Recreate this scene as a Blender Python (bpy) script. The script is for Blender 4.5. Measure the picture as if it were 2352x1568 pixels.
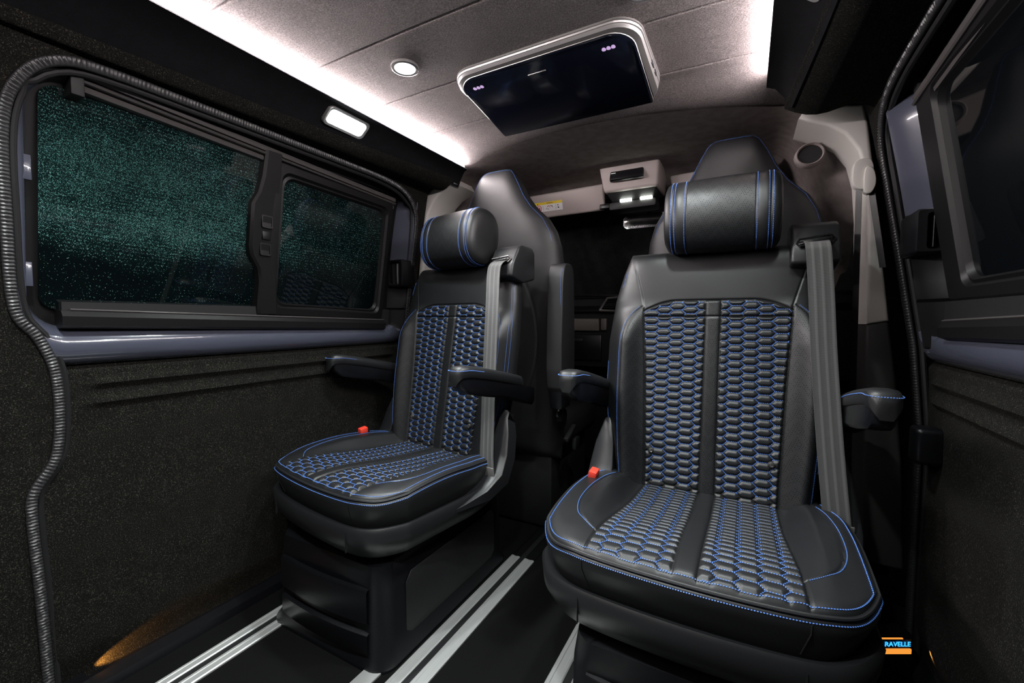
import bpy, bmesh, math, random
import numpy as np
from mathutils import Vector, Matrix, Euler
random.seed(4); rng=np.random.RandomState(4)
for o in list(bpy.data.objects): bpy.data.objects.remove(o, do_unlink=True)
SC=bpy.context.scene; COL=SC.collection
# ---------------- camera, world, exposure ----------------
cd=bpy.data.cameras.new('camera'); cam=bpy.data.objects.new('camera',cd); COL.objects.link(cam)
cam.location=(.5,0,.87); cam.rotation_euler=(math.radians(90-3.14),0,math.radians(28.64))
cd.sensor_width=36; cd.lens=985/2352*36; cd.clip_start=.02
SC.camera=cam
w=bpy.data.worlds.new('world'); SC.world=w; w.use_nodes=True
w.node_tree.nodes['Background'].inputs[0].default_value=(.010,.012,.014,1)
w.node_tree.nodes['Background'].inputs[1].default_value=.3
SC.view_settings.view_transform='Standard'; SC.view_settings.look='None'
SC.view_settings.exposure=0.35; SC.view_settings.gamma=1; SC.view_settings.use_curve_mapping=False
LED_STRENGTH=105.0; DOWN_W=2.6; REAR_W=4.6
# ---------------- materials ----------------
def nodes(name):
    m=bpy.data.materials.new(name); m.use_nodes=True; nt=m.node_tree
    return m,nt,nt.nodes['Principled BSDF']
def N(nt,t,**k):
    n=nt.nodes.new(t)
    for a,b in k.items():
        if a in n.inputs.keys() if isinstance(a,str) and a[0].isupper() else False: n.inputs[a].default_value=b
        else: setattr(n,a,b)
    return n
def L(nt,a,b): nt.links.new(a,b)
def coord(nt,kind='Object',scale=None):
    t=nt.nodes.new('ShaderNodeTexCoord'); o=t.outputs[kind]
    if scale is not None:
        mp=nt.nodes.new('ShaderNodeMapping'); mp.inputs['Scale'].default_value=scale; L(nt,o,mp.inputs[0]); o=mp.outputs[0]
    return o
def bump(nt,b,h,strength,dist,):
    n=nt.nodes.new('ShaderNodeBump'); n.inputs['Strength'].default_value=strength; n.inputs['Distance'].default_value=dist
    L(nt,h,n.inputs['Height']); L(nt,n.outputs[0],b.inputs['Normal']); return n
def math_(nt,op,a,b=None,c=None):
    n=nt.nodes.new('ShaderNodeMath'); n.operation=op
    for i,v in enumerate((a,b,c)):
        if v is None: continue
        if hasattr(v,'is_linked') or hasattr(v,'node'): L(nt,v,n.inputs[i])
        else: n.inputs[i].default_value=v
    return n.outputs[0]
def ramp(nt,f,stops):
    r=nt.nodes.new('ShaderNodeValToRGB'); e=r.color_ramp.elements
    while len(e)<len(stops): e.new(.5)
    for i,(p,c) in enumerate(stops): e[i].position=p; e[i].color=(*c,1)
    L(nt,f,r.inputs[0]); return r.outputs[0]
def noise(nt,vec,scale,detail=2,rough=.5):
    n=nt.nodes.new('ShaderNodeTexNoise'); n.inputs['Scale'].default_value=scale; n.inputs['Detail'].default_value=detail; n.inputs['Roughness'].default_value=rough
    if vec is not None: L(nt,vec,n.inputs['Vector'])
    return n.outputs[0]
def plain(name,col,rough=.5,metal=0,spec=.5,coat=0,grain=0,gscale=900,gdist=.0006):
    m,nt,b=nodes(name); b.inputs['Base Color'].default_value=(*col,1); b.inputs['Roughness'].default_value=rough
    b.inputs['Metallic'].default_value=metal; b.inputs['Specular IOR Level'].default_value=spec; b.inputs['Coat Weight'].default_value=coat
    n=noise(nt,coord(nt),gscale if grain else 60,2)
    if grain: bump(nt,b,n,grain,gdist)
    mr=nt.nodes.new('ShaderNodeMapRange'); mr.inputs['To Min'].default_value=max(0,rough-.04); mr.inputs['To Max'].default_value=min(1,rough+.04); L(nt,n,mr.inputs[0]); L(nt,mr.outputs[0],b.inputs['Roughness'])
    return m
def emis(name,col,s):
    m,nt,b=nodes(name); b.inputs['Base Color'].default_value=(0,0,0,1); b.inputs['Emission Color'].default_value=(*col,1); b.inputs['Emission Strength'].default_value=s; return m
def felt(name,c0,c1,c2,scale=420,bs=.6,bl=.5):
    m,nt,b=nodes(name); v=coord(nt)
    n=noise(nt,v,scale,3,.75); big=noise(nt,v,30,2)
    c=ramp(nt,n,[(.36,c0),(.57,c1),(.78,c2)])
    mx=nt.nodes.new('ShaderNodeMix'); mx.data_type='RGBA'; mx.blend_type='MULTIPLY'; mx.inputs[0].default_value=bl
    L(nt,c,mx.inputs[6]); L(nt,ramp(nt,big,[(.35,(.7,.7,.7)),(.65,(1.15,1.15,1.15))]),mx.inputs[7]); L(nt,mx.outputs[2],b.inputs['Base Color'])
    b.inputs['Roughness'].default_value=.95; b.inputs['Specular IOR Level'].default_value=.15
    bump(nt,b,n,bs,.003); return m
def perf_factor(nt):
    # dotted diamond perforation driven by UV given in metres
    uv=coord(nt,'UV'); s=nt.nodes.new('ShaderNodeSeparateXYZ'); L(nt,uv,s.inputs[0]); x,y=s.outputs[0],s.outputs[1]
    u=math_(nt,'MULTIPLY',math_(nt,'ADD',x,math_(nt,'MULTIPLY',y,.58)),215.); v=math_(nt,'MULTIPLY',y,215.)
    fu=math_(nt,'SUBTRACT',math_(nt,'FRACT',u),.5); fv=math_(nt,'SUBTRACT',math_(nt,'FRACT',v),.5)
    r=math_(nt,'SQRT',math_(nt,'ADD',math_(nt,'MULTIPLY',fu,fu),math_(nt,'MULTIPLY',fv,fv)))
    dot=math_(nt,'LESS_THAN',r,.19)
    tri=math_(nt,'PINGPONG',math_(nt,'MULTIPLY',x,36.),1.); row=math_(nt,'FRACT',math_(nt,'MULTIPLY',y,27.))
    a=math_(nt,'ABSOLUTE',math_(nt,'SUBTRACT',tri,row)); msk=math_(nt,'GREATER_THAN',a,.17)
    band=math_(nt,'LESS_THAN',math_(nt,'FRACT',math_(nt,'MULTIPLY',math_(nt,'ADD',x,y),78.)),.78)
    return math_(nt,'MULTIPLY',math_(nt,'MULTIPLY',dot,msk),band)
def leather(name,base=(.0105,.011,.012),rough=.42,perf=False):
    m,nt,b=nodes(name); v=coord(nt)
    vo=nt.nodes.new('ShaderNodeTexVoronoi'); vo.inputs['Scale'].default_value=760; L(nt,v,vo.inputs['Vector'])
    n=noise(nt,v,90,3); h=math_(nt,'ADD',vo.outputs['Distance'],math_(nt,'MULTIPLY',n,.8))
    b.inputs['Specular IOR Level'].default_value=.55
    rr=nt.nodes.new('ShaderNodeMapRange'); rr.inputs['To Min'].default_value=rough-.05; rr.inputs['To Max'].default_value=rough+.07; L(nt,noise(nt,v,14,2),rr.inputs[0]); L(nt,rr.outputs[0],b.inputs['Roughness'])
    if perf:
        d=perf_factor(nt); mx=nt.nodes.new('ShaderNodeMix'); mx.data_type='RGBA'; L(nt,d,mx.inputs[0]); mx.inputs[6].default_value=(*base,1); mx.inputs[7].default_value=(.001,.001,.001,1); L(nt,mx.outputs[2],b.inputs['Base Color']); L(nt,math_(nt,'MULTIPLY',math_(nt,'SUBTRACT',1.,math_(nt,'MULTIPLY',d,.75)),.55),b.inputs['Specular IOR Level'])
        h=math_(nt,'SUBTRACT',h,math_(nt,'MULTIPLY',d,1.5))
    else: b.inputs['Base Color'].default_value=(*base,1)
    bump(nt,b,h,.11,.0007); return m
M={}
M['leather']=leather('black leather'); M['perf']=leather('perforated black leather',perf=True)
M['cableather']=leather('cab seat leather',(.016,.016,.0175),.48)
M['thread']=plain('blue thread',(.085,.21,.62),.5)
M['plastic']=plain('black grained plastic',(.0155,.016,.0175),.36,grain=.3)
M['gloss']=plain('satin black box plastic',(.0040,.0042,.0055),.34)
M['dark']=plain('matt black plastic',(.008,.008,.009),.6)
M['rubber']=plain('ribbed grey rubber',(.028,.028,.030),.34,spec=.6)
M['track']=plain('satin anthracite track',(.075,.068,.067),.34,spec=.7)
M['wframe']=plain('window frame plastic',(.0065,.0063,.0068),.42,spec=.28,grain=.15)
M['floor']=plain('black vinyl floor',(.0035,.0035,.0035),.85,spec=.12,grain=.3,gscale=300)
M['cove']=felt('black cove fabric',(.006,.006,.007),(.010,.010,.012),(.018,.018,.022),700,.25)
M['carpet']=felt('charcoal felt carpet',(.0030,.0030,.0026),(.0100,.0096,.0082),(.17,.16,.13))
M['ceil']=felt('warm grey ceiling felt',(.13,.114,.112),(.235,.208,.204),(.40,.36,.35),300,.45,.2)
M['head']=felt('grey cab headliner',(.25,.213,.208),(.30,.257,.25),(.34,.292,.285),600,.2)
M['cream']=plain('light grey pillar plastic',(.60,.575,.54),.5,grain=.15)
M['pink']=plain('light grey console plastic',(.38,.33,.315),.5,grain=.15)
M['lowpil']=plain('dark grey pillar plastic',(.040,.038,.037),.5,grain=.3)
M['alu']=plain('brushed aluminium',(.62,.63,.62),.42,metal=.55)
M['silver']=plain('silver trim',(.55,.53,.52),.3,metal=.8)
M['chrome']=plain('chrome',(.8,.8,.8),.12,metal=1)
M['darkmetal']=plain('dark metal',(.10,.10,.10),.28,metal=1)
M['red']=plain('red buckle plastic',(.85,.06,.035),.4)
M['white']=plain('white print',(.75,.74,.74),.5)
M['yellow']=plain('yellow print',(.85,.62,.02),.5)
M['redprint']=plain('red print',(.6,.03,.06),.5)
M['blackprint']=plain('black print',(.015,.015,.018),.5)
M['dashg']=plain('dark taupe dash panel',(.16,.145,.13),.45)
M['curtain']=felt('black windscreen curtain',(.014,.015,.015),(.028,.029,.029),(.05,.05,.05),300,.4)
M['shell']=plain('silver grey monitor shell',(.34,.33,.325),.30,metal=.6)
M['shelldark']=plain('dark grey monitor shell',(.055,.053,.052),.36,metal=.3)
M['screen']=plain('black screen glass',(.004,.005,.010),.10,spec=.5)
M['mirror']=plain('mirror glass',(.35,.35,.35),.05,metal=1)
M['white_em']=emis('cool white lamp',(.93,1,.98),26)
M['led_em']=emis('warm white led strip',(1,.90,.90),LED_STRENGTH)
M['led_em_r']=emis('warm white led strip right',(1,.90,.90),LED_STRENGTH*.65)
M['cab_em']=emis('cab reading lamp',(.95,1,.9),9)
M['ir_em']=emis('violet infrared led',(.62,.42,.75),.75)
M['blue_em']=emis('blue backlit lettering',(.03,.36,1),1.6)
M['amber_em']=emis('amber lens',(1,.36,.05),.75)
M['greenled']=emis('white display mark',(1,1,1),.6)
m,nt,b=nodes('grey blue van paint'); b.inputs['Base Color'].default_value=(.068,.074,.103,1); b.inputs['Roughness'].default_value=.22; b.inputs['Coat Weight'].default_value=.9; b.inputs['Coat Roughness'].default_value=.04; b.inputs['Coat IOR'].default_value=1.5
bump(nt,b,noise(nt,coord(nt),420,2),.10,.0006); M['paint']=m
# belt webbing
m,nt,b=nodes('black seatbelt webbing'); uv=coord(nt,'UV'); s=nt.nodes.new('ShaderNodeSeparateXYZ'); L(nt,uv,s.inputs[0])
st=math_(nt,'SINE',math_(nt,'MULTIPLY',s.outputs[0],390.)); wv=math_(nt,'SINE',math_(nt,'MULTIPLY',s.outputs[1],5200.))
b.inputs['Base Color'].default_value=(.075,.075,.074,1); 
L(nt,ramp(nt,st,[(.2,(.055,.055,.054)),(.8,(.10,.10,.099))]),b.inputs['Base Color'])
b.inputs['Roughness'].default_value=.42; b.inputs['Sheen Weight'].default_value=.3
bump(nt,b,math_(nt,'ADD',st,wv),.35,.0006); M['belt']=m
# window glass : dark privacy tint, frosted droplet speckle, its teal glints and haze painted into the base colour
def glass(name,speckle):
    m,nt,b=nodes(name); v=coord(nt)
    b.inputs['Roughness'].default_value=.03; b.inputs['Specular IOR Level'].default_value=.5
    if speckle>0:
        vo=nt.nodes.new('ShaderNodeTexVoronoi'); vo.inputs['Scale'].default_value=760; L(nt,v,vo.inputs['Vector'])
        d=math_(nt,'LESS_THAN',vo.outputs['Distance'],.43)
        sel=nt.nodes.new('ShaderNodeSeparateColor'); L(nt,vo.outputs['Color'],sel.inputs[0])
        big=noise(nt,coord(nt,'Object',(1,1,1.8)),7.0,5,.6); mid=noise(nt,v,34,3,.7)
        sp=nt.nodes.new('ShaderNodeSeparateXYZ'); L(nt,v,sp.inputs[0])
        # frost glints are painted in a patch: dense around the middle of the rear pane, thinning to its foot and its front
        warp=math_(nt,'MULTIPLY',math_(nt,'SUBTRACT',noise(nt,v,5.,3),.5),.26)
        zc_=math_(nt,'ADD',sp.outputs[2],warp)
        fz=math_(nt,'MINIMUM',math_(nt,'MAXIMUM',math_(nt,'MULTIPLY',math_(nt,'SUBTRACT',zc_,.99),8.5),.07),1.)
        fy=math_(nt,'MINIMUM',math_(nt,'MAXIMUM',math_(nt,'SUBTRACT',1.45,math_(nt,'MULTIPLY',math_(nt,'ABSOLUTE',math_(nt,'SUBTRACT',sp.outputs[1],.46)),2.6)),.22),1.)
        ft=math_(nt,'MINIMUM',math_(nt,'MAXIMUM',math_(nt,'MULTIPLY',math_(nt,'SUBTRACT',1.40,zc_),6.),.45),1.)
        fall=math_(nt,'MULTIPLY',math_(nt,'MULTIPLY',fz,fy),ft)
        dens=math_(nt,'ADD',math_(nt,'MULTIPLY',math_(nt,'SUBTRACT',big,.5),2.1),math_(nt,'MULTIPLY',math_(nt,'SUBTRACT',mid,.5),.8))
        dens=math_(nt,'MULTIPLY',math_(nt,'MAXIMUM',math_(nt,'ADD',dens,.80),.12),fall)
        on=math_(nt,'MULTIPLY',d,math_(nt,'LESS_THAN',sel.outputs[0],dens))
        amt=math_(nt,'MULTIPLY',on,math_(nt,'POWER',sel.outputs[1],2.2))
        mx=nt.nodes.new('ShaderNodeMix'); mx.data_type='RGBA'; L(nt,amt,mx.inputs[0]); mx.inputs[7].default_value=(.24*speckle,.52*speckle,.48*speckle,1)
        hz=math_(nt,'MULTIPLY',math_(nt,'MAXIMUM',dens,0.),.30); mh=nt.nodes.new('ShaderNodeMix'); mh.data_type='RGBA'; L(nt,hz,mh.inputs[0]); mh.inputs[6].default_value=(.0015,.003,.0035,1); mh.inputs[7].default_value=(.012*speckle,.050*speckle,.046*speckle,1)
        L(nt,mh.outputs[2],mx.inputs[6]); L(nt,mx.outputs[2],b.inputs['Base Color'])
    else: b.inputs['Base Color'].default_value=(.003,.004,.005,1)
    return m
M['glass_spk']=glass('frosted glass with painted glints',1.0); M['glass']=glass('dark privacy glass',0)
# ---------------- helpers ----------------
def tag(o,label=None,cat=None,group=None,kind=None):
    if label: o['label']=label
    if cat: o['category']=cat
    if group: o['group']=group
    if kind: o['kind']=kind
    return o
def empty(name,loc=(0,0,0),rz=0):
    o=bpy.data.objects.new(name,None); COL.objects.link(o); o.location=loc; o.rotation_euler=(0,0,rz); o.empty_display_size=.05; return o
def mk(name,V,F,mat,parent=None,smooth=True,uv=None,angle=40):
    me=bpy.data.meshes.new(name); me.from_pydata([tuple(map(float,v)) for v in V],[],F)
    if uv is not None:
        l=me.uv_layers.new(name='uv'); idx=np.zeros(len(me.loops),int); me.loops.foreach_get('vertex_index',idx)
        l.data.foreach_set('uv',np.asarray(uv,float)[idx].ravel())
    me.materials.append(mat if not isinstance(mat,str) else M[mat])
    if smooth:
        me.shade_smooth()
        try: me.set_sharp_from_angle(angle=math.radians(angle))
        except Exception: pass
    me.update(); o=bpy.data.objects.new(name,me); COL.objects.link(o)
    if parent: o.parent=parent
    return o
class MB:
    def __init__(s): s.V=[]; s.F=[]
    def add(s,V,F):
        n=len(s.V); s.V+= [tuple(v) for v in V]; s.F+=[tuple(i+n for i in f) for f in F]; return s
    def out(s,name,mat,parent=None,**k): return mk(name,s.V,s.F,mat,parent,**k)
    def bm(s,b,mat=None):
        b.verts.ensure_lookup_table(); b.verts.index_update()
        s.add([v.co[:] for v in b.verts],[[v.index for v in f.verts] for f in b.faces]); b.free(); return s
    def box(s,c,size,bev=0,rot=None,seg=2):
        b=bmesh.new(); bmesh.ops.create_cube(b,size=1); bmesh.ops.scale(b,vec=size,verts=b.verts)
        if bev: bmesh.ops.bevel(b,geom=b.edges[:],offset=bev,segments=seg,profile=.5,affect='EDGES')
        if rot is not None: bmesh.ops.rotate(b,matrix=Euler(rot).to_matrix(),verts=b.verts)
        bmesh.ops.translate(b,vec=c,verts=b.verts); return s.bm(b)
    def prism(s,poly,axis,a,b_,bev=0,seg=2):
        # poly: list of 2D points, extruded along axis from a to b
        def P(p,t):
            return {'X':(t,p[0],p[1]),'Y':(p[0],t,p[1]),'Z':(p[0],p[1],t)}[axis]
        b=bmesh.new(); n=len(poly); A=[b.verts.new(P(p,a)) for p in poly]; B=[b.verts.new(P(p,b_)) for p in poly]
        b.faces.new(A); b.faces.new(B[::-1])
        for i in range(n): b.faces.new((A[i],B[i],B[(i+1)%n],A[(i+1)%n]))
        bmesh.ops.recalc_face_normals(b,faces=b.faces)
        if bev: bmesh.ops.bevel(b,geom=b.edges[:],offset=bev,segments=seg,profile=.5,affect='EDGES',clamp_overlap=True)
        return s.bm(b)
    def loft(s,rings,closed=True,cap=True,wrap=False):
        n=len(s.V); m=len(rings[0]); k=len(rings)
        for r in rings: s.V+=[tuple(p) for p in r]
        for i in range(k if wrap else k-1):
            j=(i+1)%k
            for a in range(m if closed else m-1):
                b=(a+1)%m; s.F.append((n+i*m+a,n+i*m+b,n+j*m+b,n+j*m+a))
        if cap and closed and not wrap:
            s.F.append(tuple(n+a for a in range(m))[::-1]); s.F.append(tuple(n+(k-1)*m+a for a in range(m)))
        return s
    def tube(s,path,r,n=8,closed=False,cap=True,flat=None):
        P=[Vector(p) for p in path]; k=len(P); rings=[]; up=Vector((0,0,1)); prev=None
        for i in range(k):
            a=P[(i-1)%k] if (closed or i>0) else P[i]; c=P[(i+1)%k] if (closed or i<k-1) else P[i]
            t=(c-a).normalized()
            if prev is None:
                u=t.cross(up if abs(t.z)<.95 else Vector((1,0,0))).normalized()
            else: u=(prev-t*prev.dot(t)).normalized()
            prev=u; v=t.cross(u); rr=r[i] if hasattr(r,'__len__') else r; rb=rr*(flat or 1)
            rings.append([P[i]+u*math.cos(2*math.pi*j/n)*rr+v*math.sin(2*math.pi*j/n)*rb for j in range(n)])
        return s.loft(rings,True,cap,closed)
def grid(xs,ys,fn):
    """fn(X,Y)->(Vx,Vy,Vz) arrays"""
    X,Y=np.meshgrid(xs,ys,indexing='ij'); V=np.stack(fn(X,Y),-1).reshape(-1,3); a,b=len(xs),len(ys)
    i,j=np.meshgrid(np.arange(a-1),np.arange(b-1),indexing='ij'); q=(i*b+j).ravel()
    return V,np.stack([q,q+b,q+b+1,q+1],-1),X,Y
def submesh(V,F,mask):
    f=F[mask]; u,inv=np.unique(f,return_inverse=True); return V[u],[tuple(r) for r in inv.reshape(f.shape).tolist()],u
def smooth_path(pts,n=8,closed=False):
    P=[np.array(p,float) for p in pts]; k=len(P); out=[]
    rngk=range(k if closed else k-1)
    for i in rngk:
        p0=P[(i-1)%k] if (closed or i>0) else P[i]; p1=P[i]; p2=P[(i+1)%k]; p3=P[(i+2)%k] if (closed or i<k-2) else P[(i+1)%k]
        for t in np.arange(n)/n:
            out.append(.5*((2*p1)+(-p0+p2)*t+(2*p0-5*p1+4*p2-p3)*t*t+(-p0+3*p1-3*p2+p3)*t**3))
    if not closed: out.append(P[-1])
    return out
def resample(path,step):
    P=np.array(path,float); d=np.r_[0,np.cumsum(np.linalg.norm(np.diff(P,axis=0),axis=1))]; n=max(2,int(d[-1]/step)); t=np.linspace(0,d[-1],n+1)
    return np.stack([np.interp(t,d,P[:,i]) for i in range(P.shape[1])],1)
def dashes(mb,path,pitch=.0042,ln=.0030,r=.00095,lift=None):
    P=resample(path,pitch)
    for i in range(len(P)-1):
        c=(P[i]+P[i+1])/2; t=P[i+1]-P[i]; L_=np.linalg.norm(t)
        if L_<1e-6: continue
        t=t/L_; a=np.array((0,0,1.)) if abs(t[2])<.9 else np.array((1.,0,0)); u=np.cross(t,a); u/=np.linalg.norm(u); v=np.cross(t,u)
        if lift is not None: c=c+np.array(lift)
        h=ln/2
        V=[c-t*h]+[c-t*h*.55+(u*cx+v*cy)*r for cx,cy in((1,0),(0,1),(-1,0),(0,-1))]+[c+t*h*.55+(u*cx+v*cy)*r for cx,cy in((1,0),(0,1),(-1,0),(0,-1))]+[c+t*h]
        F=[(0,2,1),(0,3,2),(0,4,3),(0,1,4),(1,2,6,5),(2,3,7,6),(3,4,8,7),(4,1,5,8),(5,6,9),(6,7,9),(7,8,9),(8,5,9)]
        mb.add(V,F)
def rrect(cx,cy,w,h,r,n=6):
    pts=[]
    for (sx,sy,a0) in ((1,1,0),(-1,1,90),(-1,-1,180),(1,-1,270)):
        for k in range(n+1):
            a=math.radians(a0+90*k/n); pts.append((cx+sx*(w/2-r)+r*math.cos(a),cy+sy*(h/2-r)+r*math.sin(a)))
    return pts
def text_mesh(name,s,size,mat,parent,M4,ext=.0006):
    c=bpy.data.curves.new(name,'FONT'); c.body=s; c.size=size; c.extrude=ext; c.align_x='CENTER'; c.align_y='CENTER'
    t=bpy.data.objects.new(name,c); COL.objects.link(t); dg=bpy.context.evaluated_depsgraph_get(); me=bpy.data.meshes.new_from_object(t.evaluated_get(dg)); bpy.data.objects.remove(t,do_unlink=True)
    me.transform(M4); me.materials.clear(); me.materials.append(M[mat]); o=bpy.data.objects.new(name,me); COL.objects.link(o); o.parent=parent; return o
def struct(o): o['kind']='structure'; return o
def sst(a,b,x): t=np.clip((x-a)/(b-a),0,1); return t*t*(3-2*t)
# ---------------- shell profiles ----------------
X0=.035
def S(z): return np.interp(z,[0,.58,.8,1.05,1.2,1.36,1.42,1.5],[.85,.85,.83,.79,.765,.735,.722,.70])
def D(z): return np.interp(z,[0,.5,.77,1.05,1.2,1.36,1.5],[.865,.87,.865,.835,.81,.775,.70])
def wx(s,prof,z,off=0): return X0+s*(prof(z)-off)
YR=-1.25
# floor
mb=MB(); mb.box((X0,.6,-.02),(1.9,3.9,.04)); fl=struct(mb.out('floor','floor'))
# wheel-arch free rear wall and front bulkhead are out of sight, they keep the cabin dark
mb=MB(); mb.box((X0,YR-.02,.76),(1.8,.04,1.56)); struct(mb.out('wall_rear','carpet'))
# ceiling
xs=np.linspace(-.60,.60,61); ys=np.unique(np.r_[np.linspace(YR,1.53,300),*[np.linspace(y-.012,y+.012,15) for y in (-.74,-.49,-.22,.03,.28,.53,.776,1.003,1.235)]])
def fc(X,Y):
    yy=np.where(Y>1.3,1.3+(Y-1.3)*(.13+.42*X*X)/.23,Y)
    z=1.5255-.03*np.abs(X)**2-.004*np.sin(3*Y)
    z=z-.017*sst(1.22,1.40,yy-.42*X*X)
    for y in (-.74,-.49,-.22,.03,.28,.53,.776,1.003,1.235):
        d=Y-y-.01*np.sin(2*X); z=z+.0040*np.exp(-(d/.0024)**2)-.0012*np.exp(-((d-.010)/.012)**2)
    return X,yy,z
V,F,_,_=grid(xs,ys,fc); ce=struct(mk('ceiling',V,[tuple(f) for f in F.tolist()],'ceil'))
mb=MB(); mb.box((X0,.2,1.60),(1.9,3.6,.02)); roof=struct(mb.out('trim_9','dark'))
# coves, LED strips, upper carpet rails, side walls
def xo(Y): return np.interp(Y,[-1.3,.25,1.06,1.4,1.5],[.70,.675,.615,.585,.575])
for s,side in ((-1,'left'),(1,'right')):
    ys=np.linspace(YR,1.50,40); R=[]
    yend=1.50 if s<0 else 1.36
    ys=np.linspace(YR,yend,40)
    for y in ys:
        o=xo(y); R.append([(s*.534,y,1.489),(s*.530,y,1.483),(s*(.53+(o-.53)*.35),y,1.474),(s*(.53+(o-.53)*.7),y,1.448),(s*(o),y,1.416),(s*(o+.01),y,1.424),(s*(o-.02),y,1.46),(s*.56,y,1.492)])
    mb=MB(); mb.loft(R); struct(mb.out('trim_%d'%(1 if s<0 else 2),'cove',angle=50))
    # carpet roll between cove and door seal
    R=[]
    for y in np.linspace(YR,1.45 if s<0 else 1.385,40):
        o=xo(y)-.012; zi=1.428; row=[]
        xw=S(1.385)+s*X0*1.0
        for t in np.linspace(0,1,9):
            x=o+(xw-o)*t; z=zi-(zi-1.388)*t-.016*math.sin(math.pi*min(1,t*1.6))*(1 if t<.62 else 0)+ (.012*math.sin(math.pi*(t-.62)/.38) if t>.62 else 0)
            row.append((s*x,y,z))
        row+=[(s*(xw+.02),y,1.52),(s*o,y,1.52)]
        R.append(row)
    mb=MB(); mb.loft(R); struct(mb.out('trim_%d'%(3 if s<0 else 4),'carpet',angle=60))
    # LED strip : diffuser profile along the edge of the ceiling panel
    t=empty('led_strip',(s*.54,.12,1.50)); tag(t,('bright white LED strip along the ceiling edge above the sliding window' if s<0 else 'bright white LED strip along the ceiling edge beside the black panel on the right'),'light strip','LED strips along the ceiling')
    mb=MB(); mb.box((0,0,.002),(.004,2.74 if s<0 else 2.54,.024)); d=mb.out('diffuser','led_em' if s<0 else 'led_em_r',t); 
    mb=MB(); mb.box((s*.006,0,.002),(.006,2.74 if s<0 else 2.54,.027)); mb.out('profile','dark',t)
    if s>0: t.location.y=.08
# ---- aperture outline of the sliding doors (Y,z) ----
AP=[(.30,.03),(.295,.28),(.29,.44),(.295,.50),(.33,.565),(.338,.66),(.332,.76),(.308,.83),(.276,.89),(.267,1.06),(.264,1.24),(.288,1.325),(.335,1.372),(.41,1.386),(.60,1.388),(.80,1.388),(1.0,1.388),(1.20,1.385),(1.32,1.362),(1.385,1.30),(1.40,1.2),(1.40,1.0),(1.40,.8),(1.40,.5),(1.40,.25),(1.40,.03)]
APs=[tuple(p) for p in smooth_path(AP,5)]
for s,side in ((-1,'left'),(1,'right')):
    # wall skin : outline ring lofted out to the panel border
    Y1,Y2,Z1,Z2=YR,1.445,.0,1.50
    c=(.85,.6); rings=[]
    for k in np.linspace(0,1,10):
        ring=[]
        for (y,z) in APs:
            dy,dz=y-c[0],z-c[1]; t=min([(Y2-c[0])/dy if dy>1e-6 else 1e9,(Y1-c[0])/dy if dy<-1e-6 else 1e9,(Z2-c[1])/dz if dz>1e-6 else 1e9,(Z1-c[1])/dz if dz<-1e-6 else 1e9])
            yy,zz=c[0]+dy*t,c[1]+dz*t; a=y+(yy-y)*k; bb=z+(zz-z)*k; ring.append((wx(s,S,bb),a,bb))
        rings.append(ring)
    # return of the wall into the doorway
    inner=[(wx(s,S,z)+s*.045,y,z) for (y,z) in APs]; rings=[inner]+rings
    mb=MB(); mb.loft(rings,closed=False,cap=False)
    # lower corners of the rear part
    mb.add([(wx(s,S,0),YR,0),(wx(s,S,.03),.30,.03),(wx(s,S,0),.30,0)],[(0,1,2)])
    wl=struct(mb.out('wall_'+side,'carpet',angle=60))
    # outer skin behind everything (keeps outside light out)
    V=[];Fq=[]
    zz=np.linspace(0,1.55,12)
    mb=MB(); mb.loft([[(wx(s,D,z)+s*.06,YR,z),(wx(s,D,z)+s*.06,2.5,z)] for z in zz],closed=False,cap=False); struct(mb.out('trim_%d'%(10 if s<0 else 11),'dark'))
    # ribbed rubber seal
    P=resample([(y,z) for (y,z) in APs],.0022); T_=np.gradient(P,axis=0); T_/=np.linalg.norm(T_,axis=1)[:,None]; Nn=np.stack([-T_[:,1],T_[:,0]],1)
    rows=[]
    for i,(p,nn) in enumerate(zip(P,Nn)):
        h=.0062+.0016*math.sin(2*math.pi*i/3.2); row=[]
        for a_,t_ in ((-.0095,0),(-.0088,.75),(-.006,1.),(.0,1.02),(.006,1.),(.0088,.75),(.0095,0)):
            q_=p+nn*a_; row.append((wx(s,S,q_[1])-s*(h*t_ if abs(a_)<.0092 else 0),q_[0],q_[1]))
        row.append((wx(s,S,p[1])+s*.006,p[0],p[1])); rows.append(row)
    mb=MB(); mb.loft(rows)
    se=struct(mb.out('trim_%d'%(5 if s<0 else 6),'rubber',angle=80))
    P2=resample([(wx(s,S,z)+s*.010,y+(.016 if y<.8 else -.016)*(1 if z<1.3 else .6),z-(.014 if z>1.33 else 0)) for (y,z) in APs],.02)
    mb=MB(); mb.tube(P2,.006,8); q=mb.out('seal_lip','dark',se)
# pad embossed in the rear left wall carpet
mb=MB()
pad=[(-.1,.02),(-.1,.80),(.16,.80),(.185,.775),(.195,.6),(.20,.40),(.20,.22),(.17,.19),(.05,.14)]
R=[[(wx(-1,S,z)+off,y if y<0 else y+e,z+(e*.5 if z>.7 else -e*.5)) for (y,z) in smooth_path(pad,4,True)] for off,e in ((0,.012),(.012,.008),(.016,0))]
mb.loft(R); o=mb.out('lining_pad','carpet',bpy.data.objects['wall_left'])
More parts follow.
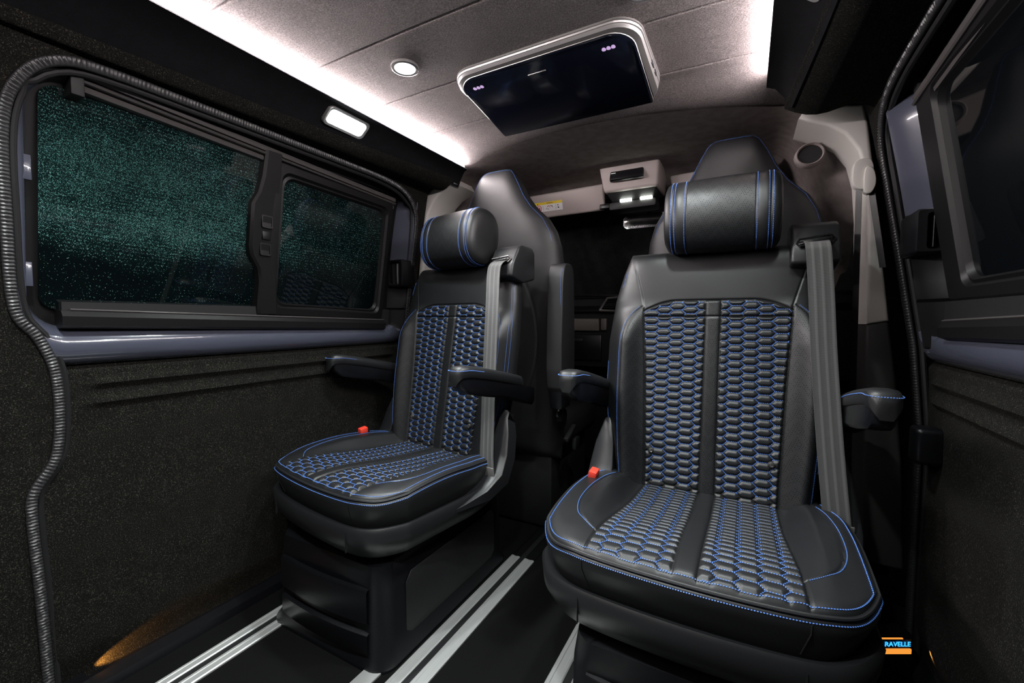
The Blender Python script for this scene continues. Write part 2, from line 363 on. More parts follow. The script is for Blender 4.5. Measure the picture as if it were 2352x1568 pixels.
# ---------------- sliding doors and windows ----------------
def build_door(s):
    side='left' if s<0 else 'right'; dn=1 if s<0 else 2
    sh=0.0 if s<0 else -.105; fx_=0 if s<0 else .052
    def DX(z,off=0): return X0+s*(D(z)-off)      # off>0 : towards the cabin
    mb=MB(); mb.loft([[(DX(z,-.035),.1,z),(DX(z,-.035),1.55,z)] for z in np.linspace(0,1.5,14)],closed=False,cap=False)
    door=struct(mb.out('door_%d'%dn,'dark'))
    # carpeted lower panel with two pressed ribs
    ysl=np.linspace(.28,1.42,70); zsl=np.linspace(.03,.768,150)
    def fn(Y,Z):
        r1=.742-.0*Y; e=sst(.375,.41,Y)*(1-sst(1.33,1.36,Y))
        def rib(zc,h): 
            d=(Z-zc)/h; return np.where(d>0,np.exp(-d**2*2.0),np.exp(-(d*2.6)**2))
        off=.0+.010*e*(rib(.718,.019)+rib(.674,.019))+.016*sst(.768,.750,Z)-.004
        off=off-.018*(1-sst(.03,.12,Z))
        return X0+s*(D(Z)-off),Y,Z
    V,F,_,_=grid(ysl,zsl,fn); mk('carpet_panel',V,[tuple(f) for f in F.tolist()],'carpet',door)
    # painted steel ring round the window, with the wide rounded sill
    y0,y1=.274,1.43; Y2__=1.275 if s<0 else 1.20
    outer=rrect((y0+y1)/2,(.766+1.375)/2,y1-y0,1.375-.766,.075,8); yi1=1.300 if s<0 else 1.345+sh
    inner=rrect((.303+yi1)/2,(.850+1.352)/2,yi1-.303,1.352-.850,.06,8)
    R=[]
    for t,o in ((0,-.02),(0.0,.006),(.12,.020),(.32,.030),(.60,.028),(.80,.018),(1,-.004),(1,-.03)):
        ring=[]
        for (a,b) in zip(outer,inner):
            y=a[0]+(b[0]-a[0])*t; z=a[1]+(b[1]-a[1])*t
            k=1 if z<1.0 else .45
            o_=min(o,-.045 if s<0 else -.01) if (y>Y2__ and z>.84) else o
            ring.append((DX(z,o_*(k if o_>0 else 1)+(.0 if z>.9 else .002)),y,z))
        R.append(ring)
    nO=len(outer); zO=[p[1] for p in outer]; up_=[i for i in range(nO) if zO[i]>1.345]; lowi=[i for i in range(nO) if zO[i]<=1.352]
    # ring starts at the front upper corner and runs over the top to the rear : the two runs are contiguous
    i0,i1=min(up_),max(up_); lo_idx=list(range(i1,nO))+list(range(0,i0+1))
    mb=MB(); mb.loft([[r[i] for i in lo_idx] for r in R],closed=False,cap=False); mb.out('painted_frame','paint',door,angle=60)
    mb=MB(); mb.loft([[r[i] for i in range(i0,i1+1)] for r in R],closed=False,cap=False); mb.out('head_rubber','dark',door,angle=60)
    # black fixing clips on the frame edge
    for z in (1.17,.96):
        mb=MB(); mb.box((DX(z,.012),.300,z),(.01,.016,.05),.002); mb.out('frame_clip','paint',door)
    Y2_=1.348 if s<0 else 1.238
    # window
    win=empty('window_%d'%dn); struct(win)
    mb=MB(); mb.loft([[(DX(z,-.012),.282,z),(DX(z,-.012),yi1+.03,z)] for z in np.linspace(.83,1.39,8)],closed=False,cap=False); mb.out('window_frame','wframe',win)
    def pane(name,ya,yb,za,zb,r,off,mat,skew=-.03):
        pts=rrect((ya+yb)/2,(za+zb)/2,yb-ya,zb-za,r,6); P=[(DX(z,off),y,z+skew*(y-.33)) for y,z in pts]; Q=[(x+s*.004,y,z) for x,y,z in P]
        mb=MB(); mb.loft([Q,P]); return mb.out(name,mat,win)
    pane('pane',.320,.785,.888,1.342,.03,-.004,'glass_spk' if s<0 else 'glass')
    # top track : two ribs and groove
    for k,(zo,h,dp,mt) in enumerate(((.030,.014,.016,'track'),(.016,.006,.020,'track'),(.004,.012,.012,'track'))):
        pa=[]; 
        for y in np.linspace(.375,yi1-.01,16):
            z=1.345+zo-.045*(y-.37); x=DX(z,0); pa.append([(x-s*dp,y,z-h/2),(x-s*(dp+.003),y,z),(x-s*dp,y,z+h/2),(x+s*.01,y,z+h/2),(x+s*.01,y,z-h/2)])
        mb=MB(); mb.loft(pa); mb.out('top_track',mt,win)
    mb=MB(); mb.box((DX(1.36,.008),.368,1.362),(.04,.022,.075),.003); mb.out('track_stop','dark',win)
    # bottom track
    pa=[]
    for y in np.linspace(.345,yi1-.02,16):
        z=.868-.028*(y-.345); x=DX(.868,0); pa.append([(x-s*.022,y,z-.020),(x-s*.036,y,z-.014),(x-s*.038,y,z+.006),(x-s*.030,y,z+.018),(x+s*.01,y,z+.020),(x+s*.01,y,z-.022)])
    mb=MB(); mb.loft(pa); mb.out('bottom_track','wframe',win,angle=25)
    pa=[]
    for y in np.linspace(.36,yi1-.02,10):
        z=.886-.028*(y-.345); x=DX(.88,0); pa.append([(x-s*.026,y,z-.002),(x-s*.031,y,z+.002),(x-s*.026,y,z+.005),(x-s*.015,y,z+.003)])
    mb=MB(); mb.loft(pa); mb.out('track_edge','track',win)
    mb=MB(); mb.loft([[(DX(.87,.014),y,.866-.02*(y-.345)),(DX(.90,.014),y,.905),(DX(.90,-.01),y,.905),(DX(.87,-.01),y,.866-.02*(y-.345))] for y in np.linspace(.35,yi1+.02,6)]); mb.out('sill_rubber','dark',win)
    # sliding frame with its own pane
    ya,yb=(.800,1.280) if s<0 else (.825+sh,1.335+sh); za,zb=(.895,1.352) if s<0 else (.905,1.345); sk=-.035 if s<0 else -.0
    def rr(y_a,y_b,z_a,z_b,r,off): return [(DX(z,off),y,z+sk*(y-.33)) for y,z in rrect((y_a+y_b)/2,(z_a+z_b)/2,y_b-y_a,z_b-z_a,r,7)]
    R=[rr(ya,yb,za,zb,.012,-.01),rr(ya,yb,za,zb,.012,.012),rr(ya+.004,yb-.004,za+.004,zb-.004,.010,.016),rr(ya+.022,yb-.022-fx_,za+.024,zb-.024,.028,.018),rr(ya+.028,yb-.028-fx_,za+.030,zb-.030,.030,.010),rr(ya+.033,yb-.033-fx_,za+.036,zb-.036,.032,.013),rr(ya+.038,yb-.038-fx_,za+.042,zb-.042,.034,.002)]
    mb=MB(); mb.loft(R,cap=False); sf=mb.out('sliding_frame','wframe',win,angle=30)
    P=rr(ya+.034,yb-.034-fx_,za+.038,zb-.038,.034,.003); Q=[(x+s*.004,y,z) for x,y,z in P]
    mb=MB(); mb.loft([Q,P]); mb.out('pane','glass_spk' if s<0 else 'glass',win)
    fo=-.034 if s<0 else .004
    mb=MB(); mb.loft([[(DX(z,fo-.02),yb-.01,z),(DX(z,fo),yb-.006,z),(DX(z,fo),Y2_+.012,z),(DX(z,fo-.02),Y2_+.016,z)] for z in np.linspace(.86,1.375,8)]); mb.out('front_rubber','dark',win)
    # latch pillar with swelling that carries the two finger pulls
    rows=[]
    for z,a,b_ in [(.882,.775,.835),(.90,.772,.833),(.98,.776,.828),(1.02,.770,.828),(1.055,.748,.826),(1.08,.742,.826),(1.15,.742,.828),(1.20,.742,.824),(1.235,.758,.822),(1.28,.766,.820),(1.34,.768,.818),(1.352,.768,.818)]:
        a+=sh; b_+=sh
        rows.append([(DX(z,-.008),a-.006,z),(DX(z,.018),a-.002,z),(DX(z,.024),a+.005,z),(DX(z,.024),b_-.006,z),(DX(z,.017),b_,z),(DX(z,-.008),b_,z)])
    mb=MB(); mb.loft(rows); lp=mb.out('latch_pillar','wframe',win,angle=30)
    for zc in (1.155,1.075):
        pts=rrect(.785+sh,zc,.030,.034,.005,4)
        R=[[(DX(zc,o),.785+sh+(y-.785-sh)*k,zc+(z-zc)*k) for y,z in pts] for o,k in ((.0235,1.12),(.027,1.1),(.027,.92),(.018,.85))]
        mb=MB(); mb.loft(R); mb.out('finger_pull','gloss',lp,angle=30)
    mb=MB(); mb.box((DX(1.115,.024),.785+sh,1.115),(.006,.024,.024),.002); mb.out('latch_button','wframe',lp)
    # front pillar of the door : slanting painted face, black cover and box handle open to the rear
    Yp,Y2=(1.388,1.348) if s<0 else (1.312,1.238)
    we=.036 if s<0 else .008
    def sect(z,o=0.,zo=0):
        return [(X0+s*(S(z)+.05),Yp+.04,z),(X0+s*(S(z)+.012-o),Yp+.014-o,z),(X0+s*(S(z)-.001-o),Yp+.004-o,z),(X0+s*(S(z)+.001-o*.5),Yp-.004-o,z),(X0+s*(D(z)-.012+we),Y2+.006-o,z),(X0+s*(D(z)-.004+we),Y2+.000-o,z),(X0+s*(D(z)+we),Y2+.004,z),(X0+s*(D(z)+.033+we),Y2+.02,z)]
    def crown(z,k): return [(p[0]+s*.03*k,p[1]+.02*k,p[2]) for p in sect(z)]
    mb=MB(); mb.loft([sect(z) for z in np.linspace(.79,1.345,14)]+[crown(1.36,.3),crown(1.37,1)]); mb.out('painted_pillar','paint',door,angle=50)
    mb=MB(); mb.loft([sect(.80,.004)]+[sect(z,.007) for z in np.linspace(.803,.955,5)]+[sect(z,.003) for z in np.linspace(.968,1.10,6)]+[sect(1.104,.0)]); pc=mb.out('pillar_cover','wframe',door,angle=30)
    zc=1.055; hh=.047 if s>0 else .056
    def hbox(z0,z1,i,o,ya):   # quad of the handle opening, i/o inset in width
        n_=.012; xi=S(zc)-n_+i; xo_=D(zc)-.012+we-o
        return [(X0+s*xi,ya,z0),(X0+s*xo_,ya,z0),(X0+s*xo_,ya,z1),(X0+s*xi,ya,z1)]
    yq=min(Yp,Y2)-.012
    def rq(ring,r=.009):
        P4=[np.array(p) for p in ring]; out=[]
        for i_ in range(4):
            p=P4[i_]; a_=P4[i_-1]-p; c_=P4[(i_+1)%4]-p; a_/=np.linalg.norm(a_); c_/=np.linalg.norm(c_)
            for t in np.linspace(0,1,5): 
                out.append(p+a_*r*(1-t)**2+c_*r*t**2)
        return out
    rings=[rq(hbox(zc-hh,zc+hh,0,0,Yp+.02)),rq(hbox(zc-hh,zc+hh,0,0,yq+.006)),rq(hbox(zc-hh+.003,zc+hh-.003,.003,.003,yq)),rq(hbox(zc-hh+.007,zc+hh-.009,.018,.007,yq)),rq(hbox(zc-hh+.009,zc+hh-.011,.020,.009,yq+.005)),rq(hbox(zc-hh+.012,zc+hh-.014,.022,.010,yq+.036))]
    mb=MB(); mb.loft(rings,cap=True); ph=mb.out('pull_handle','gloss',door,angle=35)
    xa,xb=S(zc)+.012,D(zc)-.024+we; mb=MB()
    mb.loft([[(X0+s*(xa+(xb-xa)*t),yq+.030-.020*math.sin(math.pi*min(1,t*1.15))**1.4,z) for t in np.linspace(0,1,14)] for z in (zc-hh+.013,zc,zc+hh-.015)],closed=False,cap=False); mb.out('grip','gloss',ph,angle=60)
    mb=MB(); mb.loft([[(p[0],p[1]-.010*k,p[2]) for p in sect(z,.007)[2:6]] for z,k in ((.905,0),(.912,1),(.925,.9),(.955,.1))],closed=False,cap=False); mb.out('cover_step','wframe',pc,angle=30)
    # scuff plate on the door step
    if s<0:
        mb=MB()
        V=[(-.792,.25,0),(-.792,1.42,0),(-.797,.25,.022),(-.797,1.42,.022),(-.826,.25,.030),(-.826,1.42,.030),(-.85,.25,.030),(-.85,1.42,.030)]
        mb.add(V,[(0,1,3,2),(2,3,5,4),(4,5,7,6)]); mb.add([(-.79,.25,0),(-.79,.36,0),(-.80,.36,.045),(-.80,.25,.045),(-.85,.36,.045),(-.85,.25,.045)],[(0,1,2,3),(3,2,4,5)])
        mb.out('door_step_plate','gloss',door,smooth=False)
    else:
        mb=MB(); mb.add([(.86,.25,0),(.86,1.42,0),(.868,.25,.022),(.868,1.42,.022),(.92,.25,.03),(.92,1.42,.03)],[(0,2,3,1),(2,4,5,3)]); mb.out('door_step_plate','gloss',door,smooth=False)
    return door
build_door(-1); build_door(1)
mb=MB(); mb.box((.872,1.31,.578),(.055,.055,.085),.012,seg=4); o=mb.out('door_catch','gloss'); tag(o,'small black plastic door catch on the front edge of the right carpeted door','door catch')
# amber courtesy lamps in the door steps
def sill_lamp(name,x,y,z,label,rot):
    t=empty(name,(x,y,z)); tag(t,label,'step light','amber step lights in the door steps'); return t
t=sill_lamp('step_light',-.812,.335,.030,'amber step light glowing on the carpet at the left door foot',0); t.location.x=-.825
mb=MB(); mb.box((0,0,.008),(.022,.05,.012),.003); mb.out('housing','dark',t)
mb=MB(); mb.box((-.002,.0265,.004),(.010,.003,.006)); mb.out('lens','amber_em',t)
ld=bpy.data.lights.new('amber_beam','SPOT'); ld.energy=2.6; ld.color=(1,.42,.08); ld.spot_size=math.radians(50); ld.spot_blend=.5; ld.shadow_soft_size=.004
lo=bpy.data.objects.new('amber_beam',ld); COL.objects.link(lo); lo.parent=t; lo.location=(.006,.03,.014); lo.rotation_euler=Vector((-.30,1,.17)).to_track_quat('-Z','Y').to_euler()
# illuminated step sign
t=empty('step_light',(.822,1.275,.0),math.radians(28.6)); tag(t,'illuminated door step badge with blue letters over an amber lens beside the right seat','step light','amber step lights in the door steps')
mb=MB(); mb.box((-.002,.026,.060),(.112,.048,.135),.012,seg=3); bodyb=mb.out('housing','gloss',t)
T4=Matrix.Translation((0,.0005,.106))@Matrix.Rotation(math.radians(90),4,'X')
text_mesh('lettering','CARAVELLE',.0158,'blue_em',t,T4)
mb=MB(); mb.box((.004,.001,.089),(.078,.004,.012),.001); mb.out('lens','amber_em',t)
mb=MB(); mb.box((-.012,.002,.1195),(.070,.003,.0022)); mb.out('glow_line','amber_em',t)
for k,(lx,ly,dx,dy,dz,e) in enumerate(((.04,.15,-.2,-1,-1.3,.5),(.085,.0,.62,-1,-.25,.5))):
    ld=bpy.data.lights.new('amber_beam','SPOT'); ld.energy=e; ld.color=(1,.42,.08); ld.spot_size=math.radians(60); ld.spot_blend=.6; ld.shadow_soft_size=.004
    lo=bpy.data.objects.new('amber_beam',ld); COL.objects.link(lo); lo.parent=t; lo.location=((.0,-.012,.085),(.062,-.01,.10))[k]; lo.rotation_euler=Vector((dx,dy,dz)).to_track_quat('-Z','Y').to_euler()
# ---------------- floor rails ----------------
def rail(x0,label,segs,ya,yb):
    t=empty('floor_rail',(x0,0,0)); tag(t,label,'floor rail','aluminium seat rails in the floor')
    for (a,b) in segs:
        mb=MB(); w=b-a
        prof=[(a,0),(a,.004),(a+.003,.006),(a+w*.28,.006),(a+w*.32,.0045),(a+w*.68,.0045),(a+w*.72,.006),(b-.003,.006),(b,.004),(b,0)]
        mb.loft([[(x,y,z) for x,z in prof] for y in (ya,yb)]); mb.out('rail_strip','alu',t,smooth=False)
    a,b=segs[0][1],segs[-1][0]
    mb=MB(); mb.box(((a+b)/2,(ya+1.9)/2,.001),(b-a,1.9-ya,.003)); mb.out('rail_slot','dark',t)
    mb=MB()
    for xx in (segs[0][0]+.002,segs[-1][1]-.002): mb.box((xx,(yb+2.0)/2,.002),(.003,2.0-yb,.004))
    mb.out('rail_extension','gloss',t)
rail(-.672,'left aluminium floor rail running under the left captain seat beside the carpeted door',[(-.040,-.010),(.008,.040)],YR+.05,1.34)
rail(-.187,'middle aluminium floor rail along the aisle side of the left captain seat',[(-.046,-.012),(.006,.044)],YR+.05,1.34)
rail(.150,'right aluminium floor rail disappearing under the right captain seat',[(-.050,-.012),(.006,.044)],YR+.05,1.34)
mb=MB(); mb.box((-.282,.15,.003),(.045,1.5,.006),.001); o=mb.out('floor_strip','alu'); tag(o,'short aluminium floor strip that ends under the left seat box','floor strip')
# ---------------- captain seats ----------------
def hwL(z): return np.interp(z,[.36,.44,.50,.58,.66,.80,.92,1.0,1.062],[.236,.250,.266,.282,.291,.290,.276,.256,.234])
def hwR(z): return np.interp(z,[.36,.44,.50,.58,.66,.80,.92,1.0,1.058],[.228,.240,.250,.262,.270,.270,.262,.252,.243])
ZB,ZT=.36,1.062
def yfc(z): return .156+(z-.44)*.172
HEXX,HEXZ,FL=.0345,.0206,.0240
def hexd(u,v,dx=HEXX,h=HEXZ,fl=FL):
    """distance to nearest seam of a flat-topped hexagon lattice"""
    sd=dx-fl; Wd=fl+2*sd; best=np.zeros_like(u)-9
    k0=np.round(u/dx)
    for dk in (-1,0,1):
        k=k0+dk; off=np.where(np.mod(k,2)==1,h/2,0); px=np.abs(u-k*dx); pv=v-off; py=np.abs(pv-np.round(pv/h)*h)
        d=np.minimum(h/2-py,((Wd/2-px)*h/2-py*sd)/math.hypot(h/2,sd)); best=np.maximum(best,d)
    return np.maximum(best,0)
def hexedges(dx=HEXX,h=HEXZ,fl=FL,u0=-1,u1=1,v0=-1,v1=1):
    sd=dx-fl; E=[]
    for k in range(int(u0/dx)-2,int(u1/dx)+3):
        off=h/2 if k%2 else 0
        for j in range(int(v0/h)-2,int(v1/h)+3):
            cx,cz=k*dx,j*h+off
            E+= [((cx-fl/2,cz+h/2),(cx+fl/2,cz+h/2)),((cx+fl/2,cz+h/2),(cx+fl/2+sd,cz)),((cx+fl/2+sd,cz),(cx+fl/2,cz-h/2))]
    return E
SEAT=empty('captain_seat',(.42,1.05,0),0)
tag(SEAT,'right captain seat, black leather with blue honeycomb stitching, nearest the viewer','seat','rear facing captain seats with honeycomb stitching')
# --- backrest ---
def qhw(z): return np.interp(z,[.40,.47,.7,.91],[.158,.160,.170,.183])
def ztop(x): return .918-.030*np.clip((np.abs(x)-.09)/.095,0,1.3)**2
_BT=np.array(smooth_path([(.40,.218),(.50,.226),(.62,.234),(.78,.237),(.84,.232),(.88,.214),(.905,.188)],8))
def boltop(x,z):
    # inner bolster stitch line as |x| at height z
    return np.interp(z,_BT[:,0],_BT[:,1])
def back_off(x,z):
    """offset towards the sitter over the pillow surface and region code"""
    ax=np.abs(x); q=qhw(z); inq=(ax<q)&(z<ztop(x))
    o=np.zeros_like(x)
    bl=boltop(x,z); fade=1-sst(.80,.93,z)
    o+=.044*fade*np.exp(-((ax-(bl-.004))/.038)**2)*(z<1.2)
    # quilts
    side=np.sign(x); u=ax-.022; dq=np.minimum.reduce([q-ax,np.abs(ax-.0185),np.abs(z-.874),ztop(x)-z])
    d=np.minimum(hexd(u,z-.470),np.maximum(dq,0)); puff=np.where(inq&(ax>.0185),.0052*(1-(1-np.clip((d-.0007)/.0078,0,1))**2.3),0)
    o+=puff
    strip=(ax<=.0185)&inq; o+=np.where(strip,.0045*(1-np.exp(-np.maximum(.0185-ax,0)/.003))+.002*np.exp(-np.abs(np.sin(z*60))*4)*0,0)
    # grooves : quilt border, bolster stitch, top panel side seams
    o-=.0035*np.exp(-((ax-q)/.0028)**2)*(z<.91)*(z<ztop(x)+.01)
    o-=.0035*np.exp(-((z-ztop(x))/.0028)**2)*(ax<q+.002)
    o-=.003*np.exp(-((z-.874)/.0026)**2)*(ax<q)
    o-=.0022*np.exp(-((ax-bl)/.0024)**2)*(z<.905)
    ts=.183+(z-.905)*.28
    o-=.0020*np.exp(-((ax-ts)/.0022)**2)*(z>=.900)
    return o,inq,strip
def back_pt(x,z,lift=0.):
    L_=np.where(x<0,hwL(z),hwR(z)); a=np.clip(np.abs(x)/L_,0,1); zc=(ZB+ZT)/2; hz=(ZT-ZB)/2; b=np.clip(np.abs(z-zc)/hz,0,1)
    g=np.sqrt(np.clip(1-a**7,0,1))*np.sqrt(np.clip(1-b**26,0,1))
    o,inq,st=back_off(x,z)
    y=yfc(z)+.044-(.044+o*np.clip(g*1.3,0,1)+lift)*g
    return y,inq,st
def edge_s(n,p=2.2):
    t=np.linspace(-1,1,n); return np.sign(t)*(1-(1-np.abs(t))**p)
core=np.linspace(-.86,.86,300); ends=1-(1-.86)*np.linspace(1,0,15)[1:]**2
sx=np.r_[-ends[::-1],core,ends]
zs=np.r_[ZB+(np.linspace(0,1,10)[:-1]**2)*.03,np.linspace(ZB+.03,ZT-.05,400),ZT-.05*np.linspace(1,0,22)[1:]**2]
def bf(Sx,Z):
    x=np.where(Sx<0,Sx*hwL(Z),Sx*hwR(Z)); y,_,_=back_pt(x,Z); return x,y,Z
V,F,X,Z=grid(sx,zs,bf); Xv=V[:,0]; Zv=V[:,2]
_,inq,st=back_off(Xv,Zv)
fc_x=Xv[F].mean(1); fc_z=Zv[F].mean(1); _,fq,fs=back_off(fc_x,fc_z); quiltL=fq&~fs&(fc_x<0); quiltR=fq&~fs&(fc_x>0); strip=fs
fl_=(np.abs(fc_x)>qhw(fc_z))&(np.abs(fc_x)<boltop(fc_x,fc_z))&(fc_z<.905)
UV=np.stack([Xv,Zv],1)
rest=~(quiltL|quiltR|strip|fl_)
v,f,u=submesh(V,F,rest); BACK=mk('backrest',v,f,'leather',SEAT,uv=UV[u],angle=180)
for msk,nm,mt in ((quiltL,'quilted_panel','leather'),(quiltR,'quilted_panel','leather'),(strip,'centre_strip','perf'),(fl_&(fc_x<0),'bolster','perf'),(fl_&(fc_x>0),'bolster','perf')):
    v,f,u=submesh(V,F,msk); mk(nm,v,f,mt,BACK,uv=UV[u],angle=180)
# rear half of the backrest shell
sb=np.r_[-ends[::-1],np.linspace(-.86,.86,30),ends]; zb=np.r_[ZB+(np.linspace(0,1,8)[:-1]**2)*.03,np.linspace(ZB+.03,ZT-.05,30),ZT-.05*np.linspace(1,0,14)[1:]**2]
def bb(Sx,Z):
    x=np.where(Sx<0,Sx*hwL(Z),Sx*hwR(Z)); a=np.abs(Sx); b=np.abs(Z-(ZB+ZT)/2)/((ZT-ZB)/2); g=np.sqrt(np.clip(1-a**6,0,1))*np.sqrt(np.clip(1-b**14,0,1)); return x,yfc(Z)+.044+.066*g,Z
V2,F2,_,_=grid(sb,zb,bb); mk('back_shell',V2,[tuple(r[::-1]) for r in F2.tolist()],'leather',SEAT,angle=180)
# stitching on the backrest (raised threads)
def on_back(x,z,lift=.0014):
    x=np.array([x]);z=np.array([z]); y,_,_=back_pt(x,z); return (float(x[0]),float(y[0])-lift,float(z[0]))
mb=MB()
for (a,b_) in hexedges(u0=-.02,u1=.18,v0=-.06,v1=.46):
    for sg in (-1,1):
        pts=[]
        for t in np.linspace(0,1,5):
            u_=a[0]+(b_[0]-a[0])*t; z=a[1]+(b_[1]-a[1])*t+.470; ax=u_+.022
            ok=.0200<ax<qhw(z)-.0015 and .425<z<float(ztop(ax))-.002 and abs(z-.874)>.0022
            if ok: pts.append(on_back(sg*ax,z))
            else:
                if len(pts)>1: dashes(mb,pts,.0037,.0028,.00105)
                pts=[]
        if len(pts)>1: dashes(mb,pts,.0037,.0028,.00105)
mb.out('stitching','thread',BACK)
def seam_line(P,parent,pitch=.0042,ln=.0031,r=.0010,lift=None):
    mb=MB(); dashes(mb,P,pitch,ln,r,lift); mb.out('stitching','thread',parent)
for sg in (-1,1):
    seam_line([on_back(sg*(float(boltop(0,z))+.0045),z,.0012) for z in np.linspace(.42,.903,60)],BACK,.0040,.0030,.0009)
for off in (.970,.948):
    seam_line([on_back(off*float(hwR(z)),z,.0012) for z in np.linspace(.50,1.0,50)],BACK)
seam_line([on_back(-.985*float(hwL(z)),z,.0012) for z in np.linspace(.56,.74,30)],BACK)
seam_line([on_back(-.95*float(hwL(z)),z,.0012) for z in np.linspace(.96,1.01,10)],BACK)
# child-seat anchor studs
for sx_,z_ in ((-.143,.504),(.143,.510)):
    p=on_back(sx_,z_,.0); mb=MB(); R=[]
    for r,d in ((.0,.0075),(.0058,.0070),(.0072,.0055),(.0078,.001),(.0078,-.004)): R.append([(p[0]+max(r,.0005)*math.cos(a),p[1]-d,p[2]+max(r,.0005)*math.sin(a)) for a in np.linspace(0,2*math.pi,20,endpoint=False)])
    mb.loft(R); sd=mb.out('anchor_stud','lowpil',BACK)
    mb=MB(); mb.tube([(p[0]-.002,p[1]-.0078,p[2]+.002),(p[0]-.001,p[1]-.0078,p[2]-.002),(p[0]+.003,p[1]-.0078,p[2]-.0025)],.0006,5); mb.tube([(p[0]-.002,p[1]-.0078,p[2]+.0035+.0012*0),(p[0]-.0015,p[1]-.0078,p[2]+.0036)],.0011,6); mb.out('stud_emblem','silver',sd)
# --- seat cushion ---
YF,YBk=-.315,.20
def cx(y): # half width of cushion plan
    y=np.asarray(y,float); b=np.clip((y-.02)/.20,0,1); f=np.clip((-.05-y)/.26,0,1); return .274-.040*b**1.5-.004*f
def yfront(x): # front edge as function of |x|
    a=np.clip(np.abs(x)/.286,0,1); return YF+.026*a**2+.085*a**9
def zc0(x,y):
    """cushion top"""
    z=.420+.026*(1-sst(-.25,.02,y))-.012*sst(-.05,.2,y)
    ax=np.abs(x); sd=sst(.165,.215,ax)*sst(-.32,.0,y); z=z+.034*sd*(1-.35*sst(.05,.2,y))-.012*sst(.19,.28,ax)*(1-sst(-.30,-.05,y))
    fr=np.clip((y-yfront(x))/.055,0,1); z=z-.005*(1-fr)**2
    return z
def cq(y): return np.interp(y,[-.32,-.2,0,.2],[.176,.172,.160,.156])
_CB=np.array(smooth_path([(-.235,.172),(-.215,.200),(-.185,.225),(-.13,.241),(-.05,.244),(.03,.240),(.12,.225),(.2,.205)],8))
def cbl(y): return np.interp(y,_CB[:,0],_CB[:,1])
def cush_pt(U,W):
    # U in -1..1 across, W 0..1 from front to back
    return None
def cush_z(x,y):
    ax=np.abs(x); q=cq(y); inq=ax<q; z=zc0(x,y)
    hx,hz=.0405,np.interp(y,[-.32,-.22,-.15,.2],[.030,.026,.0215,.0200])
    # rows get closer towards the backrest
    v=np.interp(y,[-.32,-.23,-.15,.2],[0,.090/.0275,.090/.0275+.08/.0235,.090/.0275+.08/.0235+.35/.0205])*1.0
    d=hexd(ax-.026,v*HEXZ,HEXX,HEXZ,FL)
    dq=np.minimum(q-ax,np.abs(ax-.0195)); d=np.minimum(d,np.maximum(dq,0))
    rim=np.clip((y-yfront(x)-.003)/.006,0,1)
    z=z+np.where(inq&(ax>.0195),.0042*(1-(1-np.clip((d-.0007)/.0078,0,1))**2.3),0)*rim
    z=z+np.where(ax<=.0195,.005*(1-np.exp(-np.maximum(.0195-ax,0)/.003)),0)*rim
    z=z-.003*rim*np.exp(-((ax-q)/.0028)**2)-.002*np.exp(-((ax-cbl(y))/.0024)**2)*(y>-.235)
    return z,inq
def vmap(y): return np.interp(y,[-.32,-.23,-.15,.2],[0,.090/.0275,.090/.0275+.08/.0235,.090/.0275+.08/.0235+.35/.0205])*HEXZ
def vinv(v): return np.interp(v/HEXZ,[0,.090/.0275,.090/.0275+.08/.0235,.090/.0275+.08/.0235+.35/.0205],[-.32,-.23,-.15,.2])
# plan outline param : x = U*cx(y) ; y between front(x) and back
us=np.r_[-ends[::-1],np.linspace(-.86,.86,300),ends]; ws=np.r_[np.linspace(0,.03,8)[:-1],np.linspace(.03,1,300)]
def cpos(U,W):
    x=U*.286; yf=yfront(x); y=yf+(YBk-yf)*W; x=U*cx(y)*np.where(U<0,1.065,1.0)
    return x,y
def cf(U,W):
    x,y=cpos(U,W); z,_=cush_z(x,y)
    e=np.clip((1-np.abs(U))/.10,0,1); e2=np.clip((y-yfront(U*.286))/.020,0,1)
    m_=np.minimum(e,e2); z=z-.007*(1-np.sqrt(1-(1-m_)**2))
    return x,y,z
V,F,_,_=grid(us,ws,cf); fx=V[:,0][F].mean(1); fy=V[:,1][F].mean(1)
q=cq(fy); fq=(np.abs(fx)<q)&(np.abs(fx)>.0195); fs=np.abs(fx)<=.0195; fb=(np.abs(fx)>q)&(np.abs(fx)<cbl(fy))&(fy>-.235)
UVc=np.stack([V[:,0],V[:,1]],1)
def cpt(U,W,lift=.001):
    a=cf(np.array([[U]]),np.array([[W]])); return np.array([a[0][0,0],a[1][0,0],a[2][0,0]+lift])
def rim(off_out,dz):
    P=[]
    for W in np.linspace(.92,.0,40)[:-1]: P.append(cpt(-1,W))
    for U in edge_s(70,1.7): P.append(cpt(U,0))
    for W in np.linspace(0,.92,40)[1:]: P.append(cpt(1,W))
    P=np.array(P); c=np.array((0,-.06,0)); d=P-c; d[:,2]=0; d/=np.linalg.norm(d,axis=1)[:,None]
    Q=P+d*off_out; Q[:,2]+=dz; return Q
R0=rim(0,0)
def zset(P,z,t):  # blend heights towards z
    Q=P.copy(); Q[:,2]=Q[:,2]*(1-t)+z*t; return Q
mb=MB(); rows=[rim(0,-.001),rim(.003,-.002),rim(.003,-.005),rim(.001,-.007),rim(.004,-.009),rim(.007,-.014),zset(rim(.006,-.02),.400,.6),zset(rim(-.012,0),.362,1),zset(rim(-.024,0),.335,1),zset(rim(-.05,0),.325,1)]
mb.loft([[tuple(p) for p in r] for r in rows],closed=False,cap=False); CUSH=mb.out('seat_cushion','leather',SEAT,angle=70)
